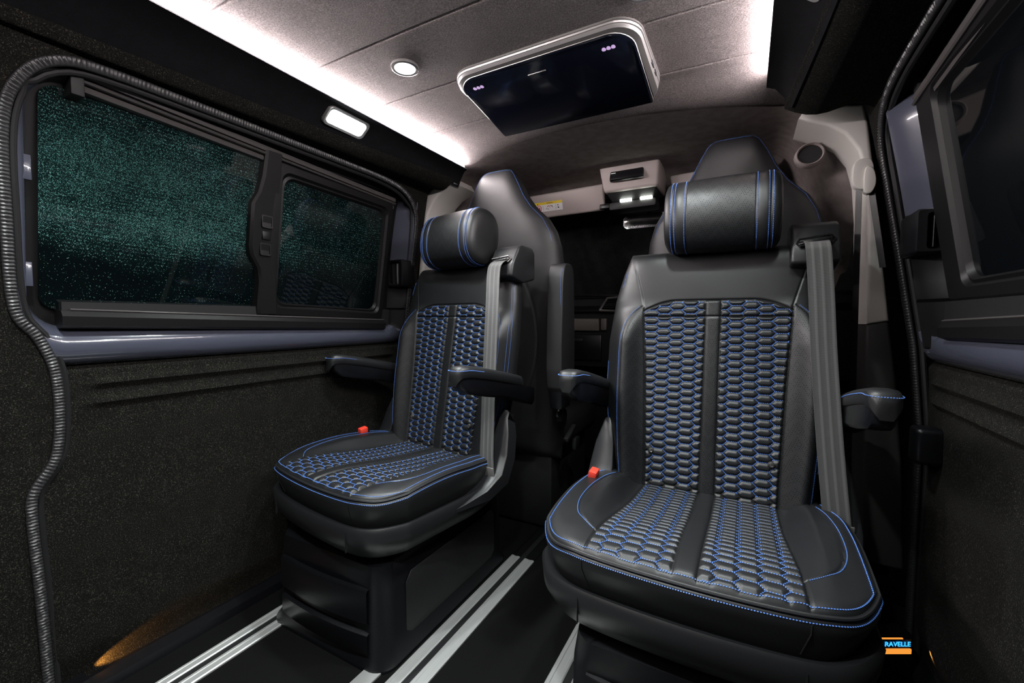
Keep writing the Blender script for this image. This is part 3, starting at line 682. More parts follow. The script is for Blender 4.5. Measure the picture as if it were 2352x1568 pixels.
for msk,nm,mt in ((~(fq|fs|fb)&(fx<0),'side_panel','leather'),(~(fq|fs|fb)&(fx>0),'side_panel','leather'),(fq&(fx<0),'quilted_panel','leather'),(fq&(fx>0),'quilted_panel','leather'),(fs,'centre_strip','leather'),(fb&(fx<0),'bolster','leather'),(fb&(fx>0),'bolster','leather')):
    v,f,u=submesh(V,F,msk); mk(nm,v,f,mt,CUSH,uv=UVc[u],angle=180)
mb=MB(); mb.tube(rim(.0032,-.0035)[::1],.0024,6); mb.out('piping','leather',CUSH)
mb=MB()
def incl(U_in,W_in):
    P=[]
    for W in np.linspace(.92,W_in,60): P.append(cpt(-U_in,W))
    for U in np.linspace(-U_in,U_in,110)[1:-1]: P.append(cpt(U,W_in))
    for W in np.linspace(W_in,.92,60): P.append(cpt(U_in,W))
    return P
dashes(mb,incl(.975,.012),.0042,.0031,.0011)
dashes(mb,rim(.0072,-.0115),.0042,.0031,.0011)
for (a,b_) in hexedges(u0=-.02,u1=.18,v0=0,v1=.56):
    for sg in (-1,1):
        pts=[]
        for t in np.linspace(0,1,5):
            ax=a[0]+(b_[0]-a[0])*t+.026; vv=a[1]+(b_[1]-a[1])*t
            y=float(vinv(vv)); ok=.0215<ax<float(cq(y))-.0015 and 0<vv and y<.17 and y>float(yfront(ax))+.0065
            if ok:
                z,_=cush_z(np.array([ax]),np.array([y])); e2=np.clip((y-float(yfront(ax)))/.020,0,1); zz_=float(z[0])-.006*(1-math.sqrt(1-(1-e2)**2)); pts.append((sg*ax,y,zz_+.0012))
            else:
                if len(pts)>1: dashes(mb,pts,.0037,.0028,.00105)
                pts=[]
        if len(pts)>1: dashes(mb,pts,.0037,.0028,.00105)
for sg in (-1,1):
    P=[]
    for y in np.linspace(-.233,.12,60):
        x=float(cbl(y))+.0045; z,_=cush_z(np.array([x]),np.array([y])); P.append((sg*x,y,float(z[0])+.001))
    dashes(mb,P,.0040,.0030,.0009)
mb.out('stitching','thread',CUSH)
# --- plastic tray under the cushion, with its side shields ---
def trayring(o,z,lift=None):
    P=[]
    for W in np.linspace(1.0,.0,34)[:-1]: P.append(cpt(-1,W))
    for U in edge_s(50,1.7): P.append(cpt(U,0))
    for W in np.linspace(0,1.0,34)[1:]: P.append(cpt(1,W))
    P=np.array(P); d=P-np.array((0,-.05,0)); d[:,2]=0; d/=np.linalg.norm(d,axis=1)[:,None]; Q=P+d*o; y=P[:,1]
    Q[:,2]=z+(lift*np.clip((y-.0)/.20,0,1)**1.6 if lift else 0); return [tuple(p) for p in Q]
rows=[trayring(-.022,.348,.03),trayring(-.002,.362,.035),trayring(.008,.364,.035),trayring(.014,.355,.03),trayring(.010,.320,.0),trayring(-.012,.285,.0),trayring(-.04,.268,0),trayring(-.09,.258,0)]
mb=MB(); mb.loft(rows,closed=False,cap=False); TR=mb.out('seat_tray','plastic',SEAT,angle=60)
for sg in (-1,1):
    p=np.array(trayring(.0115,.320)); i_=int(np.argmin((p[:,0]-sg*.176)**2+(p[:,1]<-.1)*-1.0)); c_=p[i_]; mb=MB(); mb.box((c_[0],c_[1],.325),(.0016,.005,.050)); mb.out('tray_joint','dark',TR)
    Q=[rim(.007,-.014),zset(rim(.0064,-.02),.400,.6),zset(rim(-.0116,0),.362,1)]; i_=int(np.argmin((Q[0][:,0]-sg*.176)**2+(Q[0][:,1]>-.1)*1.0)); mb=MB(); mb.tube([q_[i_] for q_ in Q],.0014,6); mb.out('fascia_seam','dark',CUSH)
for sg in (-1,1):
    pr=[(-.10,.340,.262,.278),(-.02,.348,.256,.292),(.06,.366,.250,.306),(.115,.400,.246,.316),(.145,.450,.246,.312),(.165,.510,.250,.302),(.180,.555,.258,.288),(.196,.575,.262,.284),(.225,.560,.262,.284)]
    rows=[]
    for k,(y,z,xa,xb) in enumerate(pr):
        y2,z2=pr[min(k+1,len(pr)-1)][:2]; y1,z1=pr[max(k-1,0)][:2]; t=np.array((y2-y1,z2-z1)); t/=np.linalg.norm(t); n_=np.array((t[1],-t[0]))*.022*[.05,.25,.7,1,1,1,1,1,.8][k]
        rows.append([(sg*xa,y,z-.004),(sg*(xa+.004),y,z),(sg*(xb-.006),y,z),(sg*xb,y+n_[0]*.2,z+n_[1]*.2-.002),(sg*xb,y+n_[0]*2.2,z+n_[1]*2.2-.004),(sg*xa,y+n_[0]*2.2,z+n_[1]*2.2-.004)])
    mb=MB(); mb.loft(rows); mb.out('side_shield','plastic',SEAT,angle=45)
# recliner hinge knob and lower back strut
mb=MB(); mb.box((0,.20,.34),(.46,.06,.12),.01); mb.out('seat_frame','dark',SEAT)
# --- base box with drawer ---
def rr2(w,y0_,y1_,r,front=.018):
    pts=rrect(0,(y0_+y1_)/2,w,y1_-y0_,r,7); return [(x,y-(front*(1-(x/(w/2))**2) if y<y0_+.05 else 0)) for x,y in pts]
mb=MB(); mb.loft([[(x,y,z) for x,y in rr2(w,y0_,y1_,r)] for w,y0_,y1_,r,z in ((.450,-.312,.30,.045,0),(.448,-.312,.30,.045,.012),(.425,-.300,.29,.045,.03),(.415,-.297,.29,.042,.20),(.40,-.29,.285,.04,.255),(.36,-.25,.26,.04,.268))])
BX=mb.out('base_box','gloss',SEAT,angle=50); BX.location.x=0
def curve_front(xs_,z,o): return [(x,-.297-.018*(1-(x/.2075)**2)-o,z) for x in xs_]
xs_=np.linspace(-.168,.168,24)
mb=MB()
rows=[curve_front(xs_,z,o) for z,o in ((.035,-.004),(.035,.006),(.040,.009),(.088,.009),(.092,.002),(.094,-.004))]
mb.loft(rows,closed=False,cap=False); 
rows=[curve_front(xs_,z,o) for z,o in ((.112,-.004),(.114,.003),(.118,.009),(.196,.009),(.202,.005),(.203,-.004))]
mb.loft(rows,closed=False,cap=False)
rows=[curve_front(xs_,z,o) for z,o in ((.092,-.0035),(.114,-.0035))]; mb.loft(rows,closed=False,cap=False)
DR=mb.out('drawer','gloss',BX,angle=40)
for sg in (-1,1):
    mb=MB(); mb.prism([(-.22,.06),(-.22,.185),(-.20,.21),(.20,.21),(.22,.19),(.22,.06),(.20,.045),(-.20,.045)],'X',sg*.2085,sg*.2125,.0015); mb.out('side_panel','dark',BX,angle=30)
# --- headrest bolster ---
def headrest():
    n=48; ry,rz,cz,cy=.072,.098,.003,0
    def sec(x,k,o=0): # D-shaped roll
        return [(x,(ry*k+o)*np.sign(math.cos(a))*abs(math.cos(a))**.85,cz+(rz*k+o)*np.sign(math.sin(a))*abs(math.sin(a))**.85) for a in np.linspace(0,2*math.pi,n,endpoint=False)]
    H=[]
    prof=[(-.134,.30),(-.1335,.6),(-.131,.80),(-.126,.92),(-.118,.975),(-.110,.992),(-.1085,.975),(-.107,.992),(-.096,1.0),(-.078,1.0),(-.0765,.982),(-.075,1.0)]
    rows=[sec(x,k) for x,k in prof]
    return rows,sec
rows,sec=headrest(); mir=[sec(-x,k) for x,k in [(-.134,.30),(-.1335,.6),(-.131,.80),(-.126,.92),(-.118,.975),(-.110,.992),(-.1085,.975),(-.107,.992),(-.096,1.0),(-.078,1.0),(-.0765,.982),(-.075,1.0)]][::-1]
HR=bpy.data.objects.new('headrest',None)
mb=MB(); mb.loft(rows+mir)
HR=mb.out('headrest','leather',SEAT,angle=75); HR.location=(.012,.252,1.145); HR.scale=(1.05,1.04,1.0); HR.rotation_euler=(math.radians(-8),0,0)
mid=[sec(x,1.0+.012*(1-(x/.075)**2)) for x in np.linspace(-.075,.075,20)]; V=[p for r in mid for p in r]; per=[0]; 
for a,b_ in zip(mid[0],mid[0][1:]): per.append(per[-1]+math.dist(a,b_))
uvs=[(x,per[j]) for x in np.linspace(-.075,.075,20) for j in range(48)]
mb=MB(); mb.loft(mid,cap=False); mb.out('perforated_cover','perf',HR,uv=uvs,angle=180)
for x,k in ((-.1135,.993),(-.1045,.999),(-.0805,1.004),(.0805,1.004),(.1045,.999),(.1135,.993)):
    seam_line(sec(x,k)[14:46],HR)
# --- armrests ---
def armrest(sg):
    A=[]
    rows=[]
    for y,w,zt,zb_ in ((-.075,.012,.722,.705),(-.070,.020,.734,.694),(-.060,.025,.741,.684),(-.03,.0275,.741,.664),(.05,.028,.726,.645),(.13,.028,.708,.630),(.205,.027,.690,.622),(.218,.022,.682,.628)):
        zm=zt-.034
        rows.append([(x,y,z) for x,z in ((-w*.8,zm),(-w,zm+.004),(-w,zt-.012),(-w*.86,zt-.003),(-w*.4,zt),(w*.4,zt),(w*.86,zt-.003),(w,zt-.012),(w,zm+.004),(w*.8,zm))])
    mb=MB(); mb.loft(rows); a=mb.out('armrest','leather',SEAT,angle=60)
    rows=[]
    for y,w,zt,zb_ in ((-.064,.015,.708,.698),(-.058,.020,.708,.680),(-.03,.0225,.708,.660),(.05,.024,.692,.642),(.13,.024,.674,.628),(.22,.026,.656,.600),(.27,.026,.645,.585),(.282,.022,.638,.595)):
        zz0=zt-.0; rows.append([(x,y,z) for x,z in ((-w,zz0),(-w,zb_+.010),(-w*.75,zb_+.002),(w*.75,zb_+.002),(w,zb_+.010),(w,zz0))])
    mb=MB(); mb.loft(rows); mb.out('arm_shell','gloss',a,angle=45)
    mb=MB()
    P=[(-.0275,.20,.674),(-.0275,.13,.695),(-.0275,.05,.712),(-.0275,-.03,.7265),(-.0262,-.056,.7275),(-.020,-.070,.7278),(-.010,-.0755,.728),(.010,-.0755,.728),(.020,-.070,.7278),(.0262,-.056,.7275),(.0275,-.03,.7265),(.0275,.02,.718)]
    P=smooth_path(P,6); P=[np.array(p)+np.array((.0012*np.sign(p[0]),-.0012 if p[1]<-.066 else 0,.002)) for p in P]
    dashes(mb,P,.0042,.0031,.0010); mb.out('stitching','thread',a)
    a.location=(sg*.302,0,.0); return a
ARL=armrest(-1); ARR=armrest(1)
# --- seat belt ---
mb=MB()
rows=[]; rows2=[]
for y,z,w in ((.285,1.02,.168),(.285,1.08,.168),(.30,1.112,.172),(.335,1.116,.172),(.36,1.10,.17),(.365,1.0,.168),(.35,.99,.168)):
    rows.append([(.222-.052*1,y,z),(.222+.052,y,z)])
poly=[(.222,1.004),(.232,1.05),(.262,1.100),(.285,1.112),(.345,1.108),(.36,1.09),(.36,1.0),(.29,.985)]
mb=MB(); mb.prism(poly,'X',.172,.274,.008,3); GU=mb.out('belt_guide','plastic',SEAT,angle=40)
mb=MB(); mb.prism([(.244,1.064),(.2665,1.098),(.275,1.095),(.252,1.055)],'X',.187,.262,.002); mb.out('guide_slot','dark',GU)
mb=MB(); mb.tube([(.186,.233,1.054),(.19,.228,1.064),(.255,.232,1.070),(.262,.238,1.062),(.255,.229,1.052),(.192,.226,1.046)],.0035,8,closed=True)
mb.tube([(.188,.226,1.050),(.215,.224,1.056),(.250,.226,1.061)],.003,6); mb.out('belt_ring','darkmetal',GU)
ctr=[(.224,.236,1.060),(.2245,.206,1.045),(.2262,.190,1.015),(.232,.176,.92),(.238,.160,.80),(.247,.140,.66),(.256,.122,.54),(.264,.108,.45),(.270,.104,.395)]
Pc=smooth_path(ctr,8); rows=[]; uvb=[]; dist_=0
for i,p in enumerate(Pc):
    tz=Pc[min(i+1,len(Pc)-1)]-Pc[max(i-1,0)]; tz=tz/np.linalg.norm(tz); lat=np.array((math.cos(.10),math.sin(.05),0)); nr=np.cross(lat,tz); nr/=np.linalg.norm(nr)
    if i: dist_+=np.linalg.norm(p-Pc[i-1])
    w=.0255
    row=[]
    for a,b_ in ((-1,.7),(-.98,.9),(-.5,1.),(0,1),(.5,1),(.98,.9),(1,.7),(1,-.7),(-1,-.7)):
        row.append(p+lat*w*a+nr*.0009*b_); uvb.append((w*a,dist_))
    rows.append(row)
mb=MB(); mb.loft(rows); BE=mb.out('seat_belt','belt',SEAT,uv=uvb,angle=40)
mb=MB(); mb.box((.27,.102,.392),(.055,.004,.05),.001,(.1,0,0)); mb.box((.248,.10,.405),(.004,.006,.045),.001); mb.out('belt_anchor','silver',BE)
mb=MB(); mb.box((0,0,0),(.020,.034,.075),.004); BK=mb.out('buckle','gloss',SEAT,angle=40); BK.location=(-.272,.045,.425); BK.rotation_euler=(.15,.18,0)
mb=MB(); mb.box((.001,-.006,.036),(.021,.030,.022),.003); mb.out('release_button','red',BK,angle=40)
# the twin: a copy of the seat and each of its parts
def copy_tree(o,parent=None):
    c=o.copy(); COL.objects.link(c)
    if parent: c.parent=parent
    for ch in [k for k in o.children]: copy_tree(ch,c)
    return c
S2=copy_tree(SEAT); S2.location=(-.466,1.030,0); S2.rotation_euler=(0,0,math.radians(-8))
S2['label']='left captain seat, black leather with blue honeycomb stitching, beside the carpeted sliding door'
for ch in S2.children:
    if ch.name.startswith('headrest'): ch.rotation_euler=(math.radians(-8),0,math.radians(-4))
    if ch.name.startswith('base_box'): ch.rotation_euler=(0,0,math.radians(8)); ch.location=(0,0,0)
# ---------------- cab seats (seen from behind) ----------------
def chw(z): return np.interp(z,[.30,.50,.90,1.06,1.14,1.20,1.25,1.30,1.345,1.40,1.44,1.462],[.25,.262,.275,.275,.266,.248,.218,.165,.132,.104,.080,.056])
CZB,CZT=.30,1.464
def cab_pt(Sx,Z,side):
    x=Sx*chw(Z); a=np.abs(Sx); b=np.clip((Z-(CZB+CZT)/2)/((CZT-CZB)/2),-1,1); g=np.sqrt(np.clip(1-a**5,0,1))*np.sqrt(np.clip(1-np.abs(b)**18,0,1))
    th=np.interp(Z,[.3,1.0,1.25,1.46],[.075,.075,.06,.05]); yc=1.66+(.9-Z)*.06
    sm=(x/.185)**2+((Z-.80)/.315)**2; seam=-.004*np.exp(-((np.sqrt(sm)-1)/.012)**2) if side<0 else 0
    return x,yc+side*(th+seam)*g,Z
CAB=empty('cab_seat',(.447,0,0)); tag(CAB,'back of the cab seat behind the right captain seat, black leather with blue piping stitches','seat','high backed leather cab seats')
sx2=np.r_[-1+.14*np.linspace(0,1,12)[:-1]**2,np.linspace(-.86,.86,110),1-.14*np.linspace(1,0,12)[1:]**2]
zs2=np.r_[CZB+.04*np.linspace(0,1,8)[:-1]**2,np.linspace(CZB+.04,CZT-.04,120),CZT-.04*np.linspace(1,0,16)[1:]**2]
V,F,_,_=grid(sx2,zs2,lambda a,b_:cab_pt(a,b_,-1)); CB=mk('backrest',V,[tuple(r) for r in F.tolist()],'cableather',CAB,angle=180)
V,F,_,_=grid(sx2,zs2,lambda a,b_:cab_pt(a,b_,1)); mk('backrest_front',V,[tuple(r[::-1]) for r in F.tolist()],'cableather',CAB,angle=180)
mb=MB()
P=[]
for z in np.linspace(1.16,1.452,40): 
    p=cab_pt(np.array([-.93]),np.array([z]),-1); P.append((float(p[0][0]),float(p[1][0])-.002,z))
P2=[(-x,y,z) for x,y,z in P][::-1]
top=[(x,cab_pt(np.array([x/float(chw(1.456))]),np.array([1.452]),-1)[1][0]-.002,1.452) for x in np.linspace(P[-1][0],P2[0][0],12)]
dashes(mb,P+top[1:-1]+P2,.0046,.0033,.0009); mb.out('stitching','thread',CB)
mb=MB(); mb.box((0,1.90,.40),(.52,.50,.14),.05,seg=4); mb.out('seat_cushion','cableather',CAB,angle=60)
mb=MB(); mb.box((0,1.88,.17),(.44,.42,.33),.02); mb.out('seat_base','dark',CAB)
CAB2=copy_tree(CAB); CAB2.location=(-.395,-.095,0); CAB2['label']='back of the cab seat behind the left captain seat, black leather, tall moulded headrest'
def folded_arm(parent,x):
    mb=MB(); mb.prism(smooth_path([(1.50,.62),(1.50,.95),(1.515,1.045),(1.55,1.065),(1.60,1.05),(1.615,.95),(1.615,.62)],4,True),'X',x-.030,x+.030,.014,4); a=mb.out('armrest','cableather',parent,angle=50)
    mb=MB(); P=[(x+.022,1.499,z) for z in np.linspace(.66,1.0,30)]+[(x+.022,1.505,1.03),(x+.020,1.522,1.053),(x+.016,1.55,1.066)]; dashes(mb,P,.0046,.0033,.0011); mb.out('stitching','thread',a)
    mb=MB(); mb.box((x,1.555,.60),(.05,.09,.12),.01); mb.out('arm_hinge','gloss',a)
folded_arm(CAB2,.300)
# seat adjuster wheel and levers on the aisle side
mb=MB()
R=[]
for xx,r in ((0,.020),(.003,.028),(.022,.028),(.026,.022)): R.append([(xx,(r+(.002 if j%3==0 else 0))*math.cos(a),(r+(.002 if j%3==0 else 0))*math.sin(a)) for j,a in enumerate(np.linspace(0,2*math.pi,30,endpoint=False))])
mb.loft(R); kn=mb.out('adjuster_wheel','gloss',CAB2,angle=30); kn.location=(.275,1.60,.50)
mb=MB(); mb.box((.30,1.66,.42),(.02,.10,.02),.005,(.4,0,0)); mb.box((.295,1.74,.36),(.02,.05,.05),.006); mb.out('seat_lever','plastic',CAB2,angle=30)
# ---------------- cab : headliner, pillars, console ----------------
xs=np.linspace(-.80,.80,61); ys=np.r_[0,.002,.004,.006,np.linspace(.012,1,50)]
def hf(X,T):
    y0_=1.395+.42*np.minimum(np.abs(X),.56)**2+.03*np.clip((np.abs(X)-.56)/.1,0,1)
    Y=y0_+(2.12-y0_)*T
    z=1.507-.03*X**2
    z=z-.05*sst(.72,1,T)-(.20+.26*sst(.1,.6,T))*sst(.57,.81,np.abs(X))**1.3
    return X,Y,z
V,F,_,_=grid(xs,ys,hf); hd=struct(mk('ceiling.001',V,[tuple(r[::-1]) for r in F.tolist()],'head',angle=60))
# pillar trims either side, light above the belt line
for s in (-1,1):
    outer=[(.884,.20),(.872,.45),(.850,.70),(.829,.862),(.805,1.06),(.785,1.25),(.768,1.38),(.757,1.432)] 
    innr=[(.800,.20),(.790,.45),(.785,.70),(.782,.853),(.777,1.0),(.772,1.15),(.764,1.25),(.748,1.315),(.718,1.362),(.680,1.392),(.640,1.410),(.612,1.425)]
    hl=lambda x: x if s>0 else -(x-.035*1.15)-.0
    up=[p for p in outer if p[1]>=.86]+[(.70,1.442),(.63,1.454)]+[p for p in innr if p[1]>=.85][::-1]
    R=[[(hl(x+(.0 if k==0 else 0)),y,z) for x,z in up] for k,y in enumerate((1.475,))]
    def ring(y,sh_): 
        c=np.mean([(x,z) for x,z in up],0); return [(hl(c[0]+(x-c[0])*sh_ if False else x-(1-sh_)*.3*(1 if x<c[0]+.2 else 0)*0),y,z) for x,z in up]
    mb=MB(); V0=[(hl(x),1.460,z) for x,z in up]; V1=[(hl(x),1.62,z) for x,z in up]
    b=bmesh.new(); A=[b.verts.new(p) for p in V0]; B=[b.verts.new(p) for p in V1]; fcs=b.faces.new(A); fcs2=b.faces.new(B[::-1]); n=len(A); sides=[b.faces.new((A[i],B[i],B[(i+1)%n],A[(i+1)%n])) for i in range(n)]
    bmesh.ops.recalc_face_normals(b,faces=b.faces); bmesh.ops.bevel(b,geom=[e for e in fcs.edges],offset=.009,segments=4,profile=.5,affect='EDGES',clamp_overlap=True)
    mb.bm(b); pl=struct(mb.out('trim_%d'%(7 if s<0 else 8),'cream',angle=50))
    lo_=[p for p in outer if p[1]<.9]+[p for p in innr if p[1]<.87][::-1]
    mb=MB(); mb.prism([(hl(x),z) for x,z in lo_],'Y',1.464,1.62,.008); mb.out('lower_cover','lowpil',pl,angle=50)
    # door-side window of the cab is dark; sill and pillar A
    mb=MB(); mb.box((s*.93+X0,2.05,.75),(.04,.84,1.5),.0); mb.out('cab_side','dark',pl)
# roof grab recess on the right
mb=MB(); mb.loft([[( .655+r*math.cos(a)*.95,1.585+d,1.362+r*math.sin(a)*.85) for a in np.linspace(0,2*math.pi,28,endpoint=False)] for r,d in ((.042,.03),(.039,.0),(.036,-.003),(.033,.0),(.031,.03),(.001,.031))])
o=mb.out('grab_recess','head',hd,angle=60)
mb=MB(); mb.loft([[( .655+r*math.cos(a)*.95,1.592+d,1.362+r*math.sin(a)*.85) for a in np.linspace(0,2*math.pi,28,endpoint=False)] for r,d in ((.0325,0),(.0005,.001))]); mb.out('recess_shadow','dark',hd)  # flat dark disc stands in for the shade inside the recess
# belt pillar loop on the right
t=empty('belt_loop',(.755,1.455,1.235)); tag(t,'light grey shoulder belt loop with hanging belt on the right pillar','seat belt')
mb=MB(); mb.prism(smooth_path([(-.016,.042),(.012,.045),(.022,.02),(.018,-.015),(.002,-.032),(-.018,-.02),(-.022,.01)],4,True),'Y',-.026,.0,.006,3); mb.out('loop_cover','cream',t,angle=50)
mb=MB(); mb.prism(smooth_path([(.004,.02),(.02,.015),(.026,-.02),(.016,-.045),(.002,-.035)],4,True),'Y',-.034,-.012,.005,3); mb.out('loop_cover','cream',t,angle=50)
for dx,x1,z1 in ((-.006,.0,-.60),(.018,.050,-.235)):
    mb=MB(); mb.loft([[(dx+(x1-dx)*k-.006,-.014,-.02+(z1+.02)*k),(dx+(x1-dx)*k+.006,-.020,-.02+(z1+.02)*k),(dx+(x1-dx)*k+.007,-.018,-.02+(z1+.02)*k),(dx+(x1-dx)*k-.005,-.012,-.02+(z1+.02)*k)] for k in np.linspace(0,1,8)]); mb.out('belt_webbing','gloss',t)
# overhead console
t=empty('overhead_console',(.052,1.86,1.492)); tag(t,'light grey overhead console with tachograph and two lit reading lamps','overhead console')
def slab(w0,w1,zt,zb_,y_top,y_bot,depth,mat,name,par,bev=.012):
    b=bmesh.new(); P=[(-w0,y_top,zt),(w0,y_top,zt),(w1,y_bot,zb_),(-w1,y_bot,zb_)]; A=[b.verts.new(p) for p in P]; B=[b.verts.new((x,y+depth,z)) for x,y,z in P]
    b.faces.new(A); b.faces.new(B[::-1]); [b.faces.new((A[i],B[i],B[(i+1)%4],A[(i+1)%4])) for i in range(4)]; bmesh.ops.recalc_face_normals(b,faces=b.faces)
    bmesh.ops.bevel(b,geom=b.edges[:],offset=bev,segments=4,profile=.5,affect='EDGES'); m_=MB(); m_.bm(b); return m_.out(name,mat,par,angle=50)
slab(.126,.114,.034,-.078,-.04,0.0,.20,'pink','console_body',t)
mb=MB(); mb.box((-.008,-.0225,-.022),(.140,.02,.046),.005,(math.radians(-20),0,0)); dsp=mb.out('tachograph','gloss',t,angle=30)
mb=MB(); mb.box((-.062,-.0345,-.013),(.020,.001,.002)); mb.out('display_mark','greenled',dsp)
mb=MB(); mb.box((-.008,-.0295,-.040),(.12,.006,.003),.001); mb.out('card_slot','plastic',dsp)
slab(.108,.088,-.074,-.112,.010,.050,.12,'dark','lamp_panel',t,.006)
mb=MB(); mb.box((0,.09,-.130),(.20,.10,.034),.008); mb.out('lamp_tray','dark',t)
for sg in (-1,1):
    mb=MB(); mb.box((.018+sg*.043,.037,-.112),(.050,.012,.012),.002); mb.out('reading_lamp','cab_em',t)
# sun visors
def visor(x0,x1,label,lab=False):
    t=empty('sun_visor',((x0+x1)/2,1.93,1.42)); tag(t,label,'sun visor','light grey sun visors above the windscreen')
    w=abs(x1-x0)/2
    b=bmesh.new(); P=[(-w,.0,.045),(w,.0,.055),(w,.035,-.055),(-w+.02,.035,-.060)]; A=[b.verts.new(p) for p in P]; B=[b.verts.new((x,y+.022,z+.006)) for x,y,z in P]
    b.faces.new(A); b.faces.new(B[::-1]); [b.faces.new((A[i],B[i],B[(i+1)%4],A[(i+1)%4])) for i in range(4)]; bmesh.ops.recalc_face_normals(b,faces=b.faces)
    bmesh.ops.bevel(b,geom=b.edges[:],offset=.010,segments=4,profile=.5,affect='EDGES'); m_=MB(); m_.bm(b); vb=m_.out('visor_panel','pink',t,angle=50)
    if lab:
        def q(x,z,o=.0015): return (x,.0+(.05-z)/.11*.035-o-.0005,z)
        # sticker on the visor face
        cx_,cz_=-.020,-.008; W_,H_=.150,.042
        m_=MB(); m_.add([q(cx_-W_/2,cz_-H_/2),q(cx_+W_/2,cz_-H_/2),q(cx_+W_/2,cz_+H_/2),q(cx_-W_/2,cz_+H_/2)],[(0,1,2,3)]); st_=m_.out('airbag_label','white',vb,smooth=False)
        m_=MB(); m_.add([q(cx_-W_/2,cz_+H_/2-.011,.002),q(cx_+W_/2,cz_+H_/2-.011,.002),q(cx_+W_/2,cz_+H_/2,.002),q(cx_-W_/2,cz_+H_/2,.002)],[(0,1,2,3)]); m_.out('yellow_band','yellow',st_,smooth=False) if False else None
        dark=MB(); red=MB()
        yb=MB(); yb.add([q(cx_-W_/2,cz_+H_/2-.011,.002),q(cx_+W_/2,cz_+H_/2-.011,.002),q(cx_+W_/2,cz_+H_/2,.002),q(cx_-W_/2,cz_+H_/2,.002)],[(0,1,2,3)]); yo=yb.out('yellow_band','yellow',vb,smooth=False)
        c0=(cx_-.048,cz_-.0055); red.tube([q(c0[0]+.0125*math.cos(a),c0[1]+.0125*math.sin(a),.0025) for a in np.linspace(0,2*math.pi,24,endpoint=False)],.0014,5,closed=True); red.tube([q(c0[0]-.009,c0[1]+.009,.003),q(c0[0]+.009,c0[1]-.009,.003)],.0012,5); red.out('prohibition_sign','redprint',vb); red=MB(); red.tube([q(cx_-.006,cz_-.002,.0025),q(cx_+.004,cz_+.004,.0025),q(cx_+.010,cz_-.004,.0025)],.0014,5); red.out('arrow_mark','redprint',vb)
        for a,b2,r in (((c0[0]-.006,c0[1]-.004),(c0[0]+.004,c0[1]-.003),.0022),((c0[0]+.002,c0[1]-.003),(c0[0]+.004,c0[1]+.005),.0018),((cx_-.055,cz_+.0125),(cx_-.052,cz_+.0125),.0030),((cx_+.012,cz_+.003),(cx_+.022,cz_-.001),.0012),((cx_+.020,cz_+.003),(cx_+.024,cz_-.006),.0010),((cx_-.012,cz_-.010),(cx_+.004,cz_-.012),.0009),((cx_+.050,cz_+.003),(cx_+.052,cz_-.001),.0024),((cx_+.050,cz_-.008),(cx_+.056,cz_-.011),.0026),((cx_+.040,cz_+.006),(cx_+.040,cz_-.016),.0005),((cx_-.026,cz_+.006),(cx_-.026,cz_-.016),.0005)):
            dark.tube([q(*a,.0025),q(*b2,.0025)],r,5)
        dark.out('pictogram','blackprint',vb)
        T=Matrix.Translation(q(cx_+.01,cz_+H_/2-.0055,.0026))@Matrix.Rotation(math.radians(90-17),4,'X')
        text_mesh('label_lettering','AIRBAG',.0095,'blackprint',vb,T,.0002)
    return t
visor(-.60,-.085,'light grey sun visor with a yellow and white airbag label, left of the overhead console',True)
visor(.20,.58,'light grey sun visor right of the overhead console, mostly behind the right headrest')
mb=MB(); mb.box((-.075,1.93,1.372),(.045,.02,.022),.004); o=mb.out('visor_clip','gloss'); tag(o,'small black clip holding the left sun visor beside the console','clip')
# rear view mirror
t=empty('rear_view_mirror',(.09,2.03,1.312)); tag(t,'frameless rear view mirror hanging below the overhead console','mirror')
pts=rrect(0,0,.215,.062,.022,6)
mb=MB(); mb.loft([[(x*k,y,z*k) for x,z in pts] for k,y in ((.9,.022),(1,.010),(1,0),(.97,-.003))]); mb.out('mirror_housing','chrome',t,angle=40)
mb=MB(); mb.loft([[(x*k,y,z*k) for x,z in pts] for k,y in ((.955,-.001),(.955,-.0045))]); mb.out('mirror_glass','mirror',t,angle=40)
mb=MB(); mb.tube([(0,.02,0),(0,.04,.02),(0,.05,.045)],.010,8); mb.out('mirror_stalk','dark',t)
# windscreen blackout curtain
def wf(X,Zt):
    z=.97+.50*Zt; y=2.47-.30*Zt-.06*X**2+.008*np.sin(X*33+2*Zt)+.004*np.sin(X*71+Zt*9)
    return X,y,z
V,F,_,_=grid(np.linspace(-.92,.95,120),np.linspace(0,1,30),wf); o=mk('windscreen_curtain',V,[tuple(r) for r in F.tolist()],'curtain',angle=180); tag(o,'black insulating curtain covering the whole windscreen','curtain')
o.modifiers.new('s','SOLIDIFY').thickness=.004
mb=MB(); mb.box((X0,2.56,.75),(2.0,.03,1.55)); struct(mb.out('wall_front','dark'))
# dashboard
t=empty('dashboard',(0,2.12,.0)); tag(t,'black dashboard with air vent and taupe trim strip, seen between the two captain seats','dashboard')
mb=MB(); mb.loft([[(x,y,z) for y,z in ((.02,.62),(.0,.70),(.0,.90),(-.02,.93),(.0,.965),(.10,.985),(.22,.985),(.26,.95),(.26,.55))] for x in np.linspace(-.88,.90,8)]); mb.out('dash_body','dark',t,angle=30)
mb=MB(); mb.box((-.30,-.005,.985),(.60,.03,.010),.004,(0,.02,0)); mb.out('dash_brow','gloss',t)
mb=MB(); mb.box((-.30,-.005,.905),(.60,.03,.014),.005); mb.out('dash_ledge','gloss',t)
mb=MB(); mb.box((-.40,-.012,.836),(.50,.02,.062),.006,(math.radians(8),0,0)); mb.out('trim_strip','dashg',t)
mb=MB(); mb.box((-.125,-.016,.838),(.03,.02,.06),.006); mb.out('trim_end','dashg',t)
